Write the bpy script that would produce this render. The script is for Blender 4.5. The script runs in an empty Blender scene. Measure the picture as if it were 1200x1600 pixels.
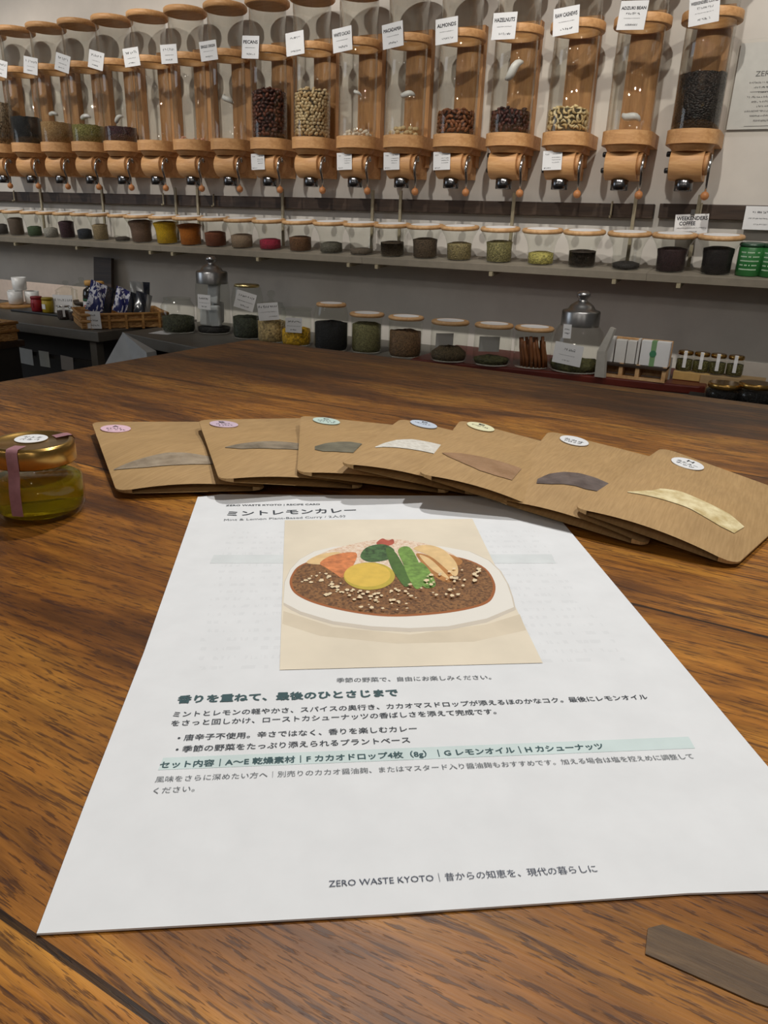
import bpy, math, random
from mathutils import Vector, Matrix
random.seed(7)
C = bpy.context.scene.collection
SC = bpy.context.scene
PI = math.pi
# ------------------------------------------------------------------ camera
CAM = Vector((0.274, -2.2873, 1.0566))
RX = Vector((0.88751, 0.45953, 0.03413)); UX = Vector((-0.19297, 0.30339, 0.93312)); FX = Vector((-0.41844, 0.83474, -0.35794))
FPX = 1165.0
cd = bpy.data.cameras.new('camera'); cam = bpy.data.objects.new('camera', cd); C.objects.link(cam)
cd.sensor_fit = 'HORIZONTAL'; cd.sensor_width = 36; cd.lens = 36 * FPX / 1200; cd.clip_start = 0.01
cam.matrix_world = Matrix(((RX.x, UX.x, -FX.x, CAM.x), (RX.y, UX.y, -FX.y, CAM.y), (RX.z, UX.z, -FX.z, CAM.z), (0, 0, 0, 1)))
SC.camera = cam
# ------------------------------------------------------------------ world, lamps, exposure
SC.view_settings.view_transform = 'Standard'; SC.view_settings.look = 'None'
SC.view_settings.gamma = 1.0; SC.view_settings.exposure = 0.0; SC.view_settings.use_curve_mapping = False
SC.cycles.transparent_max_bounces = 40; SC.cycles.max_bounces = 10; SC.cycles.transmission_bounces = 10
w = bpy.data.worlds.new('world'); SC.world = w; w.use_nodes = True
w.node_tree.nodes['Background'].inputs[0].default_value = (1.0, 0.93, 0.86, 1); w.node_tree.nodes['Background'].inputs[1].default_value = 0.08
def spot(name, loc, target, power, color=(1, .93, .84), size=70, blend=.5, r=.022):
    l = bpy.data.lights.new(name, 'SPOT'); l.energy = power; l.color = color; l.spot_size = math.radians(size); l.spot_blend = blend; l.shadow_soft_size = r
    o = bpy.data.objects.new(name, l); C.objects.link(o); o.location = loc
    o.rotation_euler = (Vector(target) - Vector(loc)).to_track_quat('-Z', 'Y').to_euler()
    return o
WALL_P = 50
for x, tx in ((-3.0, -2.75), (-2.2, -2.1), (-1.45, -1.45), (-.75, -.75), (-.05, -.2), (.75, .15)):
    spot('wall_spot_lamp', (x, -1.42, 2.42), (tx, 0, 1.28), WALL_P, (1, .95, .88), 48, .75)
spot('table_spot_lamp', (-.25, -1.25, 2.45), (.12, -2.15, .9), 62, (1, .985, .955), 46, .8, .03)
spot('table_spot_lamp', (.75, -1.55, 2.45), (.25, -2.2, .9), 50, (1, .985, .955), 46, .8, .03)
def room_lamp(loc, power, r=.045):
    l = bpy.data.lights.new('room_lamp', 'POINT'); l.energy = power; l.color = (1, .93, .86); l.shadow_soft_size = r
    o = bpy.data.objects.new('room_lamp', l); C.objects.link(o); o.location = loc
for loc, p_ in (((-2.7, -4.4, 2.3), 12), ((-1.3, -3.9, 2.45), 11), ((-.2, -4.7, 2.3), 12), ((1.2, -3.8, 2.45), 11), ((2.5, -4.4, 2.15), 12), ((.5, -5.8, 2.6), 12)):
    room_lamp(loc, p_)
wl = bpy.data.lights.new('window_daylight', 'AREA'); wl.energy = 16; wl.color = (.78, .88, 1); wl.shape = 'RECTANGLE'; wl.size = 1.6; wl.size_y = 1.4
wo = bpy.data.objects.new('window_daylight', wl); C.objects.link(wo); wo.location = (-4.6, -2.6, 1.9)
wo.rotation_euler = (Vector((-1.2, -.3, 1.3)) - Vector(wo.location)).to_track_quat('-Z', 'Y').to_euler()
# ------------------------------------------------------------------ helpers
def ray(x, y): return FX + RX * ((x - 600) / FPX) - UX * ((y - 800) / FPX)
def at_z(x, y, z=.9): d = ray(x, y); return CAM + d * ((z - CAM.z) / d.z)      # a photo point on a level surface
def at_y(x, y, Y): d = ray(x, y); return CAM + d * ((Y - CAM.y) / d.y)          # a photo point on a plane parallel to the wall
class MB:
    def __init__(s): s.v = []; s.f = []; s.m = []; s.s = []
    def add(s, vs, fs, mi=0, sm=False, M=None):
        o = len(s.v)
        s.v += [tuple(M @ Vector(v)) if M else tuple(v) for v in vs]
        for f in fs: s.f.append([i + o for i in f]); s.m.append(mi); s.s.append(sm)
        return s
    def box(s, c, d, mi=0, M=None):
        x, y, z = c; a, b, e = d[0] / 2, d[1] / 2, d[2] / 2
        vs = [(x + i * a, y + j * b, z + k * e) for k in (-1, 1) for j in (-1, 1) for i in (-1, 1)]
        return s.add(vs, [(0, 2, 3, 1), (4, 5, 7, 6), (0, 1, 5, 4), (2, 6, 7, 3), (0, 4, 6, 2), (1, 3, 7, 5)], mi, False, M)
    def lathe(s, prof, n=32, c=(0, 0, 0), mi=0, M=None, sm=True, caps=True):
        vs = []; fs = []
        for r, z in prof:
            for i in range(n):
                a = 2 * PI * i / n; vs.append((c[0] + r * math.cos(a), c[1] + r * math.sin(a), c[2] + z))
        for k in range(len(prof) - 1):
            for i in range(n):
                j = (i + 1) % n; fs.append((k * n + i, k * n + j, (k + 1) * n + j, (k + 1) * n + i))
        s.add(vs, fs, mi, sm, M)
        if caps:
            L = len(prof) - 1
            if prof[0][0] > 1e-6: s.add(vs[:n], [tuple(range(n))[::-1]], mi, False, M)
            if prof[L][0] > 1e-6: s.add(vs[L * n:], [tuple(range(n))], mi, False, M)
        return s
    def cyl(s, c, r, h, n=32, mi=0, bev=.0015, M=None):
        b = min(bev, h / 3, r / 3)
        return s.lathe([(r - b, 0), (r, b), (r, h - b), (r - b, h)], n, c, mi, M)
    def prism(s, poly, z0, z1, mi=0, M=None):
        n = len(poly); vs = [(p[0], p[1], z0) for p in poly] + [(p[0], p[1], z1) for p in poly]
        fs = [tuple(range(n))[::-1], tuple(range(n, 2 * n))] + [(i, (i + 1) % n, n + (i + 1) % n, n + i) for i in range(n)]
        return s.add(vs, fs, mi, False, M)
    def tube(s, pts, r, n=8, mi=0):
        pts = [Vector(p) for p in pts]; rs = r if isinstance(r, (list, tuple)) else [r] * len(pts)
        vs = []; fs = []; t0 = None
        for k, p in enumerate(pts):
            t = (pts[min(k + 1, len(pts) - 1)] - pts[max(k - 1, 0)]).normalized()
            if t0 is None:
                u = t.orthogonal().normalized()
            else:
                u = (u - t * u.dot(t)).normalized()
            t0 = t; v = t.cross(u)
            for i in range(n):
                a = 2 * PI * i / n; vs.append(p + (u * math.cos(a) + v * math.sin(a)) * rs[k])
        for k in range(len(pts) - 1):
            for i in range(n):
                j = (i + 1) % n; fs.append((k * n + i, k * n + j, (k + 1) * n + j, (k + 1) * n + i))
        fs += [tuple(range(n))[::-1], tuple(range((len(pts) - 1) * n, len(pts) * n))]
        return s.add(vs, fs, mi, True)
    def ball(s, c, r, n=12, mi=0, M=None, sc=(1, 1, 1)):
        h = max(4, n // 2)
        prof = [(max(1e-7, math.sin(PI * k / h)) * r, -math.cos(PI * k / h) * r) for k in range(h + 1)]
        vs = []; fs = []
        for q, z in prof:
            for i in range(n):
                a = 2 * PI * i / n; vs.append((c[0] + q * math.cos(a) * sc[0], c[1] + q * math.sin(a) * sc[1], c[2] + z * sc[2]))
        for k in range(h):
            for i in range(n):
                j = (i + 1) % n; fs.append((k * n + i, k * n + j, (k + 1) * n + j, (k + 1) * n + i))
        return s.add(vs, fs, mi, True, M)
    def mesh(s, name, mats):
        me = bpy.data.meshes.new(name); me.from_pydata(s.v, [], s.f)
        for m in (mats if isinstance(mats, (list, tuple)) else [mats]): me.materials.append(m)
        me.polygons.foreach_set('material_index', s.m); me.polygons.foreach_set('use_smooth', s.s); me.update()
        return me
    def obj(s, name, mats, parent=None, loc=(0, 0, 0), rot=None, bevel=0):
        return link(name, s.mesh(name, mats), parent, loc, rot, bevel)
def link(name, me, parent=None, loc=(0, 0, 0), rot=None, bevel=0):
    o = bpy.data.objects.new(name, me); C.objects.link(o); o.location = loc
    if rot: o.rotation_euler = rot
    if parent: o.parent = parent
    if bevel:
        b = o.modifiers.new('bevel', 'BEVEL'); b.width = bevel; b.segments = 2; b.limit_method = 'ANGLE'
    return o
def tag(o, label, cat, group=None, kind=None):
    o['label'] = label; o['category'] = cat
    if group: o['group'] = group
    if kind: o['kind'] = kind
    return o
def thing(name, label, cat, loc=(0, 0, 0), rz=0, group=None):
    o = bpy.data.objects.new(name, None); C.objects.link(o); o.empty_display_size = .05
    o.location = loc; o.rotation_euler = (0, 0, rz)
    return tag(o, label, cat, group)
def struct(name, mb, m, loc=(0, 0, 0)):
    o = mb.obj(name, m, None, loc); o['kind'] = 'structure'; return o
# ------------------------------------------------------------------ materials
def nt(name):
    m = bpy.data.materials.new(name); m.use_nodes = True; t = m.node_tree; b = t.nodes['Principled BSDF']; return m, t, b
def N(t, typ, **k):
    n = t.nodes.new(typ)
    for a, v in k.items(): setattr(n, a, v)
    return n
def srgb(r, g, b):
    f = lambda c: (c / 255 / 12.92) if c / 255 <= .04045 else ((c / 255 + .055) / 1.055) ** 2.4
    return (f(r), f(g), f(b), 1)
def ramp(t, stops):
    n = N(t, 'ShaderNodeValToRGB'); e = n.color_ramp.elements
    while len(e) < len(stops): e.new(.5)
    for i, (p, c) in enumerate(stops): e[i].position = p; e[i].color = c
    return n
def coord(t, scale=(1, 1, 1), out='Object', rot=(0, 0, 0)):
    tc = N(t, 'ShaderNodeTexCoord'); mp = N(t, 'ShaderNodeMapping'); mp.inputs['Scale'].default_value = scale; mp.inputs['Rotation'].default_value = rot
    t.links.new(tc.outputs[out], mp.inputs[0]); return mp.outputs[0]
def noise(t, vec, scale=5, detail=4, rough=.55, dist=0):
    n = N(t, 'ShaderNodeTexNoise'); n.inputs['Scale'].default_value = scale; n.inputs['Detail'].default_value = detail
    n.inputs['Roughness'].default_value = rough; n.inputs['Distortion'].default_value = dist; t.links.new(vec, n.inputs['Vector']); return n.outputs['Fac']
def bump(t, b, h, strength=.3, dist=.01):
    n = N(t, 'ShaderNodeBump'); n.inputs['Strength'].default_value = strength; n.inputs['Distance'].default_value = dist
    t.links.new(h, n.inputs['Height']); t.links.new(n.outputs[0], b.inputs['Normal'])
def mix(t, fac, a, b, mode='MIX'):
    n = N(t, 'ShaderNodeMix', data_type='RGBA', blend_type=mode)
    for s_, v in ((n.inputs[0], fac), (n.inputs[6], a), (n.inputs[7], b)):
        if hasattr(v, 'links') or hasattr(v, 'is_linked'): t.links.new(v, s_)
        else: s_.default_value = v
    return n.outputs[2]
def math_(t, op, a, b=0.0):
    n = N(t, 'ShaderNodeMath', operation=op)
    for s_, v in ((n.inputs[0], a), (n.inputs[1], b)):
        if hasattr(v, 'is_linked'): t.links.new(v, s_)
        else: s_.default_value = v
    return n.outputs[0]
def plain(name, rgb, rough=.6, var=.08, scale=60, metal=0, spec=.5, bmp=0, stretch=(1, 1, 1)):
    m, t, b = nt(name); c = srgb(*rgb); f = noise(t, coord(t, stretch), scale, 4)
    lo = tuple(max(0, x * (1 - var * 2)) for x in c[:3]) + (1,); hi = tuple(min(1, x * (1 + var * 2)) for x in c[:3]) + (1,)
    r = ramp(t, [(.3, lo), (.7, hi)]); t.links.new(f, r.inputs[0]); t.links.new(r.outputs[0], b.inputs['Base Color'])
    b.inputs['Roughness'].default_value = rough; b.inputs['Metallic'].default_value = metal; b.inputs['Specular IOR Level'].default_value = spec
    if bmp: bump(t, b, f, bmp, .003)
    return m
def wood(name, dark, mid, light, stretch=(6, 60, 60), rough=.5, spec=.4):
    m, t, b = nt(name); v = coord(t, stretch); f = noise(t, v, 1, 6, .6, .5); g = noise(t, v, 5, 3, .6)
    r = ramp(t, [(.25, srgb(*dark)), (.5, srgb(*mid)), (.75, srgb(*light))]); t.links.new(f, r.inputs[0])
    c = mix(t, .22, r.outputs[0], g, 'OVERLAY'); t.links.new(c, b.inputs['Base Color'])
    b.inputs['Roughness'].default_value = rough; b.inputs['Specular IOR Level'].default_value = spec; bump(t, b, g, .12, .002)
    return m
def grain(name, cols, scale=250, rough=.6, stretch=(1, 1, 1), bmp=.8):
    m, t, b = nt(name); v = coord(t, stretch)
    vo = N(t, 'ShaderNodeTexVoronoi'); vo.inputs['Scale'].default_value = scale; t.links.new(v, vo.inputs['Vector'])
    sx = N(t, 'ShaderNodeSeparateColor'); t.links.new(vo.outputs['Color'], sx.inputs[0])
    k = len(cols) - 1; r = ramp(t, [(i / max(1, k), srgb(*c)) for i, c in enumerate(cols)]); t.links.new(sx.outputs[0], r.inputs[0])
    t.links.new(r.outputs[0], b.inputs['Base Color']); b.inputs['Roughness'].default_value = rough
    inv = math_(t, 'SUBTRACT', 1.0, vo.outputs['Distance']); bump(t, b, inv, bmp, .004)
    return m
def glass(name, tint=(1, 1, 1), refl=.5, base=.05):
    m = bpy.data.materials.new(name); m.use_nodes = True; t = m.node_tree; t.nodes.clear()
    o = N(t, 'ShaderNodeOutputMaterial'); tr = N(t, 'ShaderNodeBsdfTransparent'); gl = N(t, 'ShaderNodeBsdfGlossy'); mx = N(t, 'ShaderNodeMixShader')
    tr.inputs[0].default_value = (*tint, 1); gl.inputs['Roughness'].default_value = .015
    fr = N(t, 'ShaderNodeLayerWeight'); fr.inputs[0].default_value = .5
    f = math_(t, 'ADD', math_(t, 'MULTIPLY', math_(t, 'POWER', fr.outputs['Facing'], 3.5), refl), base)
    t.links.new(f, mx.inputs[0]); t.links.new(tr.outputs[0], mx.inputs[1]); t.links.new(gl.outputs[0], mx.inputs[2]); t.links.new(mx.outputs[0], o.inputs[0])
    return m
def metal(name, rgb, rough=.2):
    m, t, b = nt(name); f = noise(t, coord(t), 80, 3); r = ramp(t, [(.3, tuple(x * .85 for x in srgb(*rgb)[:3]) + (1,)), (.7, srgb(*rgb))])
    t.links.new(f, r.inputs[0]); t.links.new(r.outputs[0], b.inputs['Base Color']); b.inputs['Metallic'].default_value = 1; b.inputs['Roughness'].default_value = rough
    return m
def table_wood():
    m, t, b = nt('aged_table_wood')
    tc = N(t, 'ShaderNodeTexCoord'); sp = N(t, 'ShaderNodeSeparateXYZ'); t.links.new(tc.outputs['Object'], sp.inputs[0])
    X, Y, Z = sp.outputs
    warp = noise(t, coord(t, (2.2, 5, 1)), 1, 2); warp = math_(t, 'MULTIPLY', math_(t, 'SUBTRACT', warp, .5), .05)
    fine = noise(t, coord(t, (9, 30, 1)), 1, 2); fine = math_(t, 'MULTIPLY', math_(t, 'SUBTRACT', fine, .5), .004)
    Yw = math_(t, 'ADD', math_(t, 'ADD', Y, warp), fine)
    Ys = math_(t, 'ADD', Y, fine)
    pl = math_(t, 'FLOOR', math_(t, 'DIVIDE', math_(t, 'ADD', Ys, .028), .249))
    off = math_(t, 'MULTIPLY', pl, 7.31)
    def vec(sx, sy):
        c = N(t, 'ShaderNodeCombineXYZ'); t.links.new(math_(t, 'ADD', math_(t, 'MULTIPLY', X, sx), off), c.inputs[0]); t.links.new(math_(t, 'MULTIPLY', Yw, sy), c.inputs[1]); t.links.new(off, c.inputs[2]); return c.outputs[0]
    big = noise(t, vec(5, 26), 1, 5, .62, .4)
    med = noise(t, vec(22, 190), 1, 4, .6, .3)
    fib = noise(t, vec(45, 900), 1, 3, .6)
    dash = noise(t, vec(85, 800), 1, 3, .65)
    dash2 = noise(t, vec(24, 330), 1, 4, .65)
    r = ramp(t, [(.26, srgb(72, 44, 26)), (.40, srgb(126, 79, 32)), (.52, srgb(174, 114, 44)), (.72, srgb(210, 150, 62))]); t.links.new(big, r.inputs[0])
    r2 = ramp(t, [(.3, (.45, .42, .40, 1)), (.62, (1.12, 1.1, 1.05, 1))]); t.links.new(med, r2.inputs[0])
    zone_ = noise(t, vec(2.5, 9), 1, 2, .5, .6); rz_ = ramp(t, [(.36, (.50, .44, .40, 1)), (.62, (1, 1, 1, 1))]); t.links.new(zone_, rz_.inputs[0])
    c = mix(t, .75, r.outputs[0], r2.outputs[0], 'MULTIPLY'); c = mix(t, .85, c, rz_.outputs[0], 'MULTIPLY')
    r3 = ramp(t, [(.3, (.7, .68, .66, 1)), (.6, (1, 1, 1, 1))]); t.links.new(fib, r3.inputs[0])
    c = mix(t, .7, c, r3.outputs[0], 'MULTIPLY')
    d = ramp(t, [(.555, (0, 0, 0, 1)), (.61, (1, 1, 1, 1))]); t.links.new(dash, d.inputs[0])
    c = mix(t, math_(t, 'MULTIPLY', d.outputs[0], .66), c, srgb(52, 28, 18))
    d2 = ramp(t, [(.55, (0, 0, 0, 1)), (.63, (1, 1, 1, 1))]); t.links.new(dash2, d2.inputs[0])
    c = mix(t, math_(t, 'MULTIPLY', d2.outputs[0], .72), c, srgb(58, 33, 24))
    # seams between planks
    fr = math_(t, 'FRACT', math_(t, 'DIVIDE', math_(t, 'ADD', Ys, .028), .249)); e = math_(t, 'ABSOLUTE', math_(t, 'SUBTRACT', fr, .5))
    sm_ = math_(t, 'GREATER_THAN', e, .4965)
    c = mix(t, math_(t, 'MULTIPLY', sm_, .9), c, srgb(22, 13, 9))
    t.links.new(c, b.inputs['Base Color']); b.inputs['Roughness'].default_value = .42; b.inputs['Specular IOR Level'].default_value = .26
    h = math_(t, 'SUBTRACT', math_(t, 'ADD', math_(t, 'MULTIPLY', med, .6), math_(t, 'MULTIPLY', fib, .4)), math_(t, 'ADD', math_(t, 'MULTIPLY', d.outputs[0], .12), math_(t, 'MULTIPLY', sm_, 2.0)))
    bump(t, b, h, .16, .0015)
    return m
M_wall = plain('wall_plaster', (206, 200, 191), .85, .03, 9, bmp=.05)
M_floor = wood('floor_boards', (50, 40, 34), (70, 56, 46), (90, 72, 60), (3, 20, 1))
M_wood = wood('light_bamboo', (184, 134, 86), (206, 156, 104), (222, 176, 124), (12, 90, 120))
M_plank = wood('bamboo_board', (160, 116, 74), (186, 138, 92), (204, 158, 108), (60, 60, 7))
M_lid = wood('pale_lid_wood', (176, 132, 88), (202, 160, 112), (220, 182, 136), (60, 12, 60))
M_ball = wood('lever_ball_wood', (160, 104, 62), (184, 124, 76), (204, 142, 90), (60, 60, 60))
M_table = table_wood()
M_glass = glass('clear_glass', (.965, .965, .95))
M_thick = glass('jar_glass', (.955, .965, .945), .45, .025)
M_chrome = metal('chrome_steel', (210, 208, 205), .15)
M_gold = metal('gold_lid', (196, 156, 88), .26)
M_tin = metal('tin_lid', (165, 165, 165), .3)
M_black = plain('black_plastic', (24, 23, 23), .4, .05)
M_ink = plain('black_ink', (34, 34, 40), .7, .03)
M_white = plain('white_card', (226, 226, 226), .7, .015, 40)
M_paper = None
M_kraft = None
M_darkwood = wood('dark_batten_wood', (44, 33, 26), (60, 46, 36), (76, 59, 46), (6, 70, 70))
M_shelf = plain('grey_painted_shelf', (128, 120, 106), .6, .05, 30)
M_steel = plain('dark_grey_steel', (104, 100, 92), .5, .05, 30)
M_bracket = plain('pale_steel_bracket', (146, 136, 112), .5, .08, 60)
M_dark = plain('dark_cabinet', (44, 41, 38), .7, .06, 25)
M_red = wood('red_brown_lacquer', (70, 22, 16), (92, 32, 22), (112, 44, 30), (6, 50, 50), .35)
M_bamboo = wood('woven_bamboo', (142, 98, 52), (178, 130, 74), (204, 160, 98), (40, 40, 160))
M_porc = plain('white_porcelain', (230, 230, 228), .35, .02)
# ------------------------------------------------------------------ text
_tc = {}
def text_geo(body, bold=0.0):
    k = (body, bold)
    if k in _tc: return _tc[k]
    cu = bpy.data.curves.new('lettering', 'FONT'); cu.body = body; cu.size = 1; cu.resolution_u = 2
    o = bpy.data.objects.new('lettering', cu); C.objects.link(o)
    dg = bpy.context.evaluated_depsgraph_get(); me = bpy.data.meshes.new_from_object(o.evaluated_get(dg))
    vs = [v.co.copy() for v in me.vertices]; fs = [tuple(p.vertices) for p in me.polygons]
    bpy.data.objects.remove(o); bpy.data.curves.remove(cu); bpy.data.meshes.remove(me)
    xs = [v.x for v in vs]; x0, x1 = min(xs), max(xs)
    _tc[k] = (vs, fs, x0, x1); return _tc[k]
def text_mb(mb, body, p0, p1, asp=1.0, bold=0.0, z=0.0, M=None, mi=0, h=None):
    """baseline from p0 to p1 (2-D), glyphs scaled to fill it"""
    vs, fs, x0, x1 = text_geo(body)
    if bold:        # heavier print: the same glyphs struck again a hair to the side
        e = bold * 1.5; n0 = len(vs)
        reps = [(-e, 0), (e, 0), (0, e), (0, -e)]
        vs = [Vector((v.x + a, v.y + b, 0)) for a, b in reps for v in vs]; fs = [tuple(i + n0 * k for i in f) for k in range(4) for f in fs]
        lift = [k * 4e-6 for k in range(4) for _ in range(n0)]
    else: lift = [0] * len(vs)
    dx, dy = p1[0] - p0[0], p1[1] - p0[1]; L = math.hypot(dx, dy); ux, uy = dx / L, dy / L; s = L / (x1 - x0); sy = h if h else s * asp
    out = [(p0[0] + ux * (v.x - x0) * s - uy * v.y * sy, p0[1] + uy * (v.x - x0) * s + ux * v.y * sy, z + lf) for v, lf in zip(vs, lift)]
    return mb.add(out, fs, mi, False, M)
def scribble(mb, x0, x1, y, h, z, M=None, mi=0, wd=.0012, seed=0):
    """a line of illegible handwriting as thin strokes"""
    r = random.Random(seed * 131 + int(y * 1e5) + 5); x = x0
    while x < x1:
        wv = h * r.uniform(.45, .8)
        for q in range(3):
            a = (x + r.uniform(0, wv), y + r.uniform(0, h)); b = (x + r.uniform(0, wv), y + r.uniform(0, h))
            d = Vector((b[0] - a[0], b[1] - a[1])); l = max(d.length, 1e-5); n = Vector((-d.y, d.x)) / l * wd * .5
            mb.add([(a[0] - n.x, a[1] - n.y, z), (b[0] - n.x, b[1] - n.y, z), (b[0] + n.x, b[1] + n.y, z), (a[0] + n.x, a[1] + n.y, z)], [(0, 1, 2, 3)], mi, False, M)
        x += wv * 1.15
        if r.random() < .15: x += h * .4
    return mb
UP = Matrix(((1, 0, 0, 0), (0, 0, -1, 0), (0, 1, 0, 0), (0, 0, 0, 1)))     # card plane standing up, facing -Y
def card(parent, name, loc, w, h, lines, yaw=0, roll=0, pitch=0, mat=None, top=False, label=None, cat=None, group=None, seed=0):
    """a thin white card standing upright with lettering as its sub-part; lines: (text or None, y0 fraction, height fraction, x0, x1)"""
    Mt = Matrix.Rotation(yaw, 4, 'Z') @ Matrix.Rotation(pitch, 4, 'X') @ Matrix.Rotation(roll, 4, 'Y')
    mb = MB().box((0, 0, 0), (w, .0009, h), 0, Mt)
    o = mb.obj(name, mat or M_white, parent, loc)
    if label: tag(o, label, cat, group)
    tb = MB(); M2 = Mt @ Matrix.Translation((0, -.0008, 0)) @ UP
    for q, (tx, yf, hf, xa, xb) in enumerate(lines):
        y = -h / 2 + yf * h
        if tx: text_mb(tb, tx, (-w / 2 + xa * w, y), (-w / 2 + xb * w, y), bold=.02, M=M2, h=hf * h * 1.35)
        else: scribble(tb, -w / 2 + xa * w, -w / 2 + xb * w, y, hf * h, 0, M2, wd=min(.0011, hf * h * .2), seed=seed * 17 + q)
    if lines: tb.obj('lettering', M_ink, o)
    return o
def blank(x0=.1, x1=.9): return [(None, .66, .16, x0, x1), (None, .42, .05, x0 + .1, x1 - .1), (None, .16, .08, x0 + .12, x1 - .2)]
# ------------------------------------------------------------------ setting
struct('floor', MB().box((0, -2.4, -.02), (9, 5.2, .04)), M_floor)
struct('wall_back', MB().box((0, .06, 1.45), (9, .12, 2.9)), M_wall)
struct('wall_left', MB().box((-5.1, -2.4, 1.45), (.1, 5.2, 2.9)), M_wall)
# ------------------------------------------------------------------ big wooden table
T = .9
t = thing('dining_table', 'large old brown wooden table with dark grain in the foreground', 'table', (-.386, -1.416, 0), -.0349)
tm = MB(); L_, W_ = 1.75, 1.02
edge = [(0, 0)] + [(L_ * k / 12, .0015 * math.sin(k * 1.7)) for k in range(1, 12)] + [(L_, 0), (L_, -W_), (0, -W_)] + [(.002 * math.sin(k * 1.3), -W_ * (1 - k / 9)) for k in range(1, 9)]
tm.prism(edge, T - .045, T); tm.obj('tabletop', M_table, t, bevel=.003)
for x, y in ((.09, -.09), (L_ - .09, -.09), (.09, -W_ + .09), (L_ - .09, -W_ + .09)):
    MB().prism([(-.04, -.04), (.04, -.04), (.04, .04), (-.04, .04)], 0, T - .045).obj('leg', M_table, t, (x, y, 0), bevel=.004)
MB().box((L_ / 2, -.06, T - .095), (L_ - .2, .025, .1)).box((L_ / 2, -W_ + .06, T - .095), (L_ - .2, .025, .1)).box((.06, -W_ / 2, T - .095), (.025, W_ - .2, .1)).box((L_ - .06, -W_ / 2, T - .095), (.025, W_ - .2, .1)).obj('apron', M_table, t)
def tl(p): p = Vector(p) - Vector((-.386, -1.416, 0)); return Matrix.Rotation(.0349, 3, 'Z') @ p
pt = [tl(at_z(*p)) for p in ((1012, 1452), (1035, 1446), (1210, 1515), (1210, 1578), (1180, 1568), (1008, 1492))]  # outline of a darker, finely grained patch nearly flush with the table top
M_patch = wood('dark_patch_grain', (66, 48, 32), (92, 70, 46), (118, 92, 62), (40, 300, 40), .6)
pm = MB().prism([(p.x, p.y) for p in pt][::-1], T - .004, T + .0004); po = pm.obj('dark_patch', M_patch, t); po['label'] = 'dark grained patch in the table top'
# ------------------------------------------------------------------ recipe sheet
def paper_mat():
    m, t_, b = nt('printed_paper'); v = coord(t_)
    f = noise(t_, coord(t_, (60, 60, 60)), 1, 4)
    r = ramp(t_, [(.3, srgb(222, 223, 224)), (.7, srgb(228, 229, 230))]); t_.links.new(f, r.inputs[0])
    sp = N(t_, 'ShaderNodeSeparateXYZ'); t_.links.new(v, sp.inputs[0])
    line = math_(t_, 'GREATER_THAN', math_(t_, 'FRACT', math_(t_, 'MULTIPLY', sp.outputs[1], 145)), .62)
    wd_ = noise(t_, coord(t_, (420, 60, 1)), 1, 3); wd_ = math_(t_, 'GREATER_THAN', wd_, .53)
    zone = math_(t_, 'MULTIPLY', math_(t_, 'GREATER_THAN', sp.outputs[1], .108), math_(t_, 'LESS_THAN', sp.outputs[1], .245))
    zx = math_(t_, 'MULTIPLY', math_(t_, 'GREATER_THAN', sp.outputs[0], .02), math_(t_, 'LESS_THAN', sp.outputs[0], .188))
    k = math_(t_, 'MULTIPLY', math_(t_, 'MULTIPLY', line, wd_), math_(t_, 'MULTIPLY', zone, zx))
    c = mix(t_, math_(t_, 'MULTIPLY', k, .07), r.outputs[0], srgb(120, 125, 128))
    t_.links.new(c, b.inputs['Base Color']); b.inputs['Roughness'].default_value = .75; b.inputs['Specular IOR Level'].default_value = .2
    return m
O = at_z(57, 1458); Bx = at_z(1357, 1387); ang = math.atan2((Bx - O).y, (Bx - O).x)
paper = thing('recipe_sheet', 'white printed paper sheet with food photo and dark text lying on table', 'paper', (O.x, O.y, T), ang)
RP = Matrix.Rotation(-ang, 3, 'Z')
def pp(x, y): p = RP @ (at_z(x, y, T + .001) - Vector((O.x, O.y, T))); return (p.x, p.y)
outline = [pp(57, 1458), pp(330, 1443), pp(600, 1428), pp(1075, 1395), pp(1200, 1391), (.2078, -.0004), (.2081, .15), (.2083, .298), (.1, .299), pp(345, 772), pp(309, 776), pp(225, 1018), pp(130, 1262)]
MB().prism(outline, .0003, .0009).obj('sheet', paper_mat(), paper)
def ink(name, rgb): return plain(name, rgb, .75, .03)
I_dark = ink('dark_print_ink', (52, 58, 66)); I_teal = ink('teal_print_ink', (56, 84, 88)); I_grey = ink('grey_print_ink', (104, 108, 112)); I_foot = ink('slate_print_ink', (78, 84, 98)); I_band = ink('pale_teal_band', (204, 218, 216))
ZP = .0011
def print_line(name, body, a, b, m, bold=.0, asp=1.0, z=ZP):
    text_mb(MB(), body, pp(*a), pp(*b), asp, bold, z).obj(name, m, paper)
MBb = MB().prism([pp(247, 1203), pp(1086, 1169), pp(1076, 1151), pp(255, 1184)], ZP - .0002, ZP - .0001); MBb.obj('printed_band', I_band, paper)
fb = MB().prism([pp(328, 880), pp(868, 880), pp(862, 866), pp(334, 867)], ZP - .0002, ZP - .0001); fb.obj('show_through_band', ink('faint_band', (213, 217, 217)), paper)
print_line('printed_heading', 'ZERO WASTE KYOTO | RECIPE CARD', (353, 791), (500, 789), I_dark, .012)
print_line('printed_title', 'ミントレモンカレー', (355, 806), (557, 800), I_dark, .012, 1.0)
print_line('printed_subtitle', 'Mint & Lemon Plant-Based Curry / 2人分', (350, 814), (541, 808), I_grey)
print_line('photo_caption', '季節の野菜で、自由にお楽しみください。', (526, 1066), (768, 1061), I_grey, .004)
print_line('printed_heading', '香りを重ねて、最後のひとさじまで', (277, 1098), (622, 1087), I_teal, .025)
print_line('body_text', 'ミントとレモンの軽やかさ、スパイスの奥行き、カカオマスドロップが添えるほのかなコク。最後にレモンオイル', (270, 1120), (1013, 1092), I_dark, .006)
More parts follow.
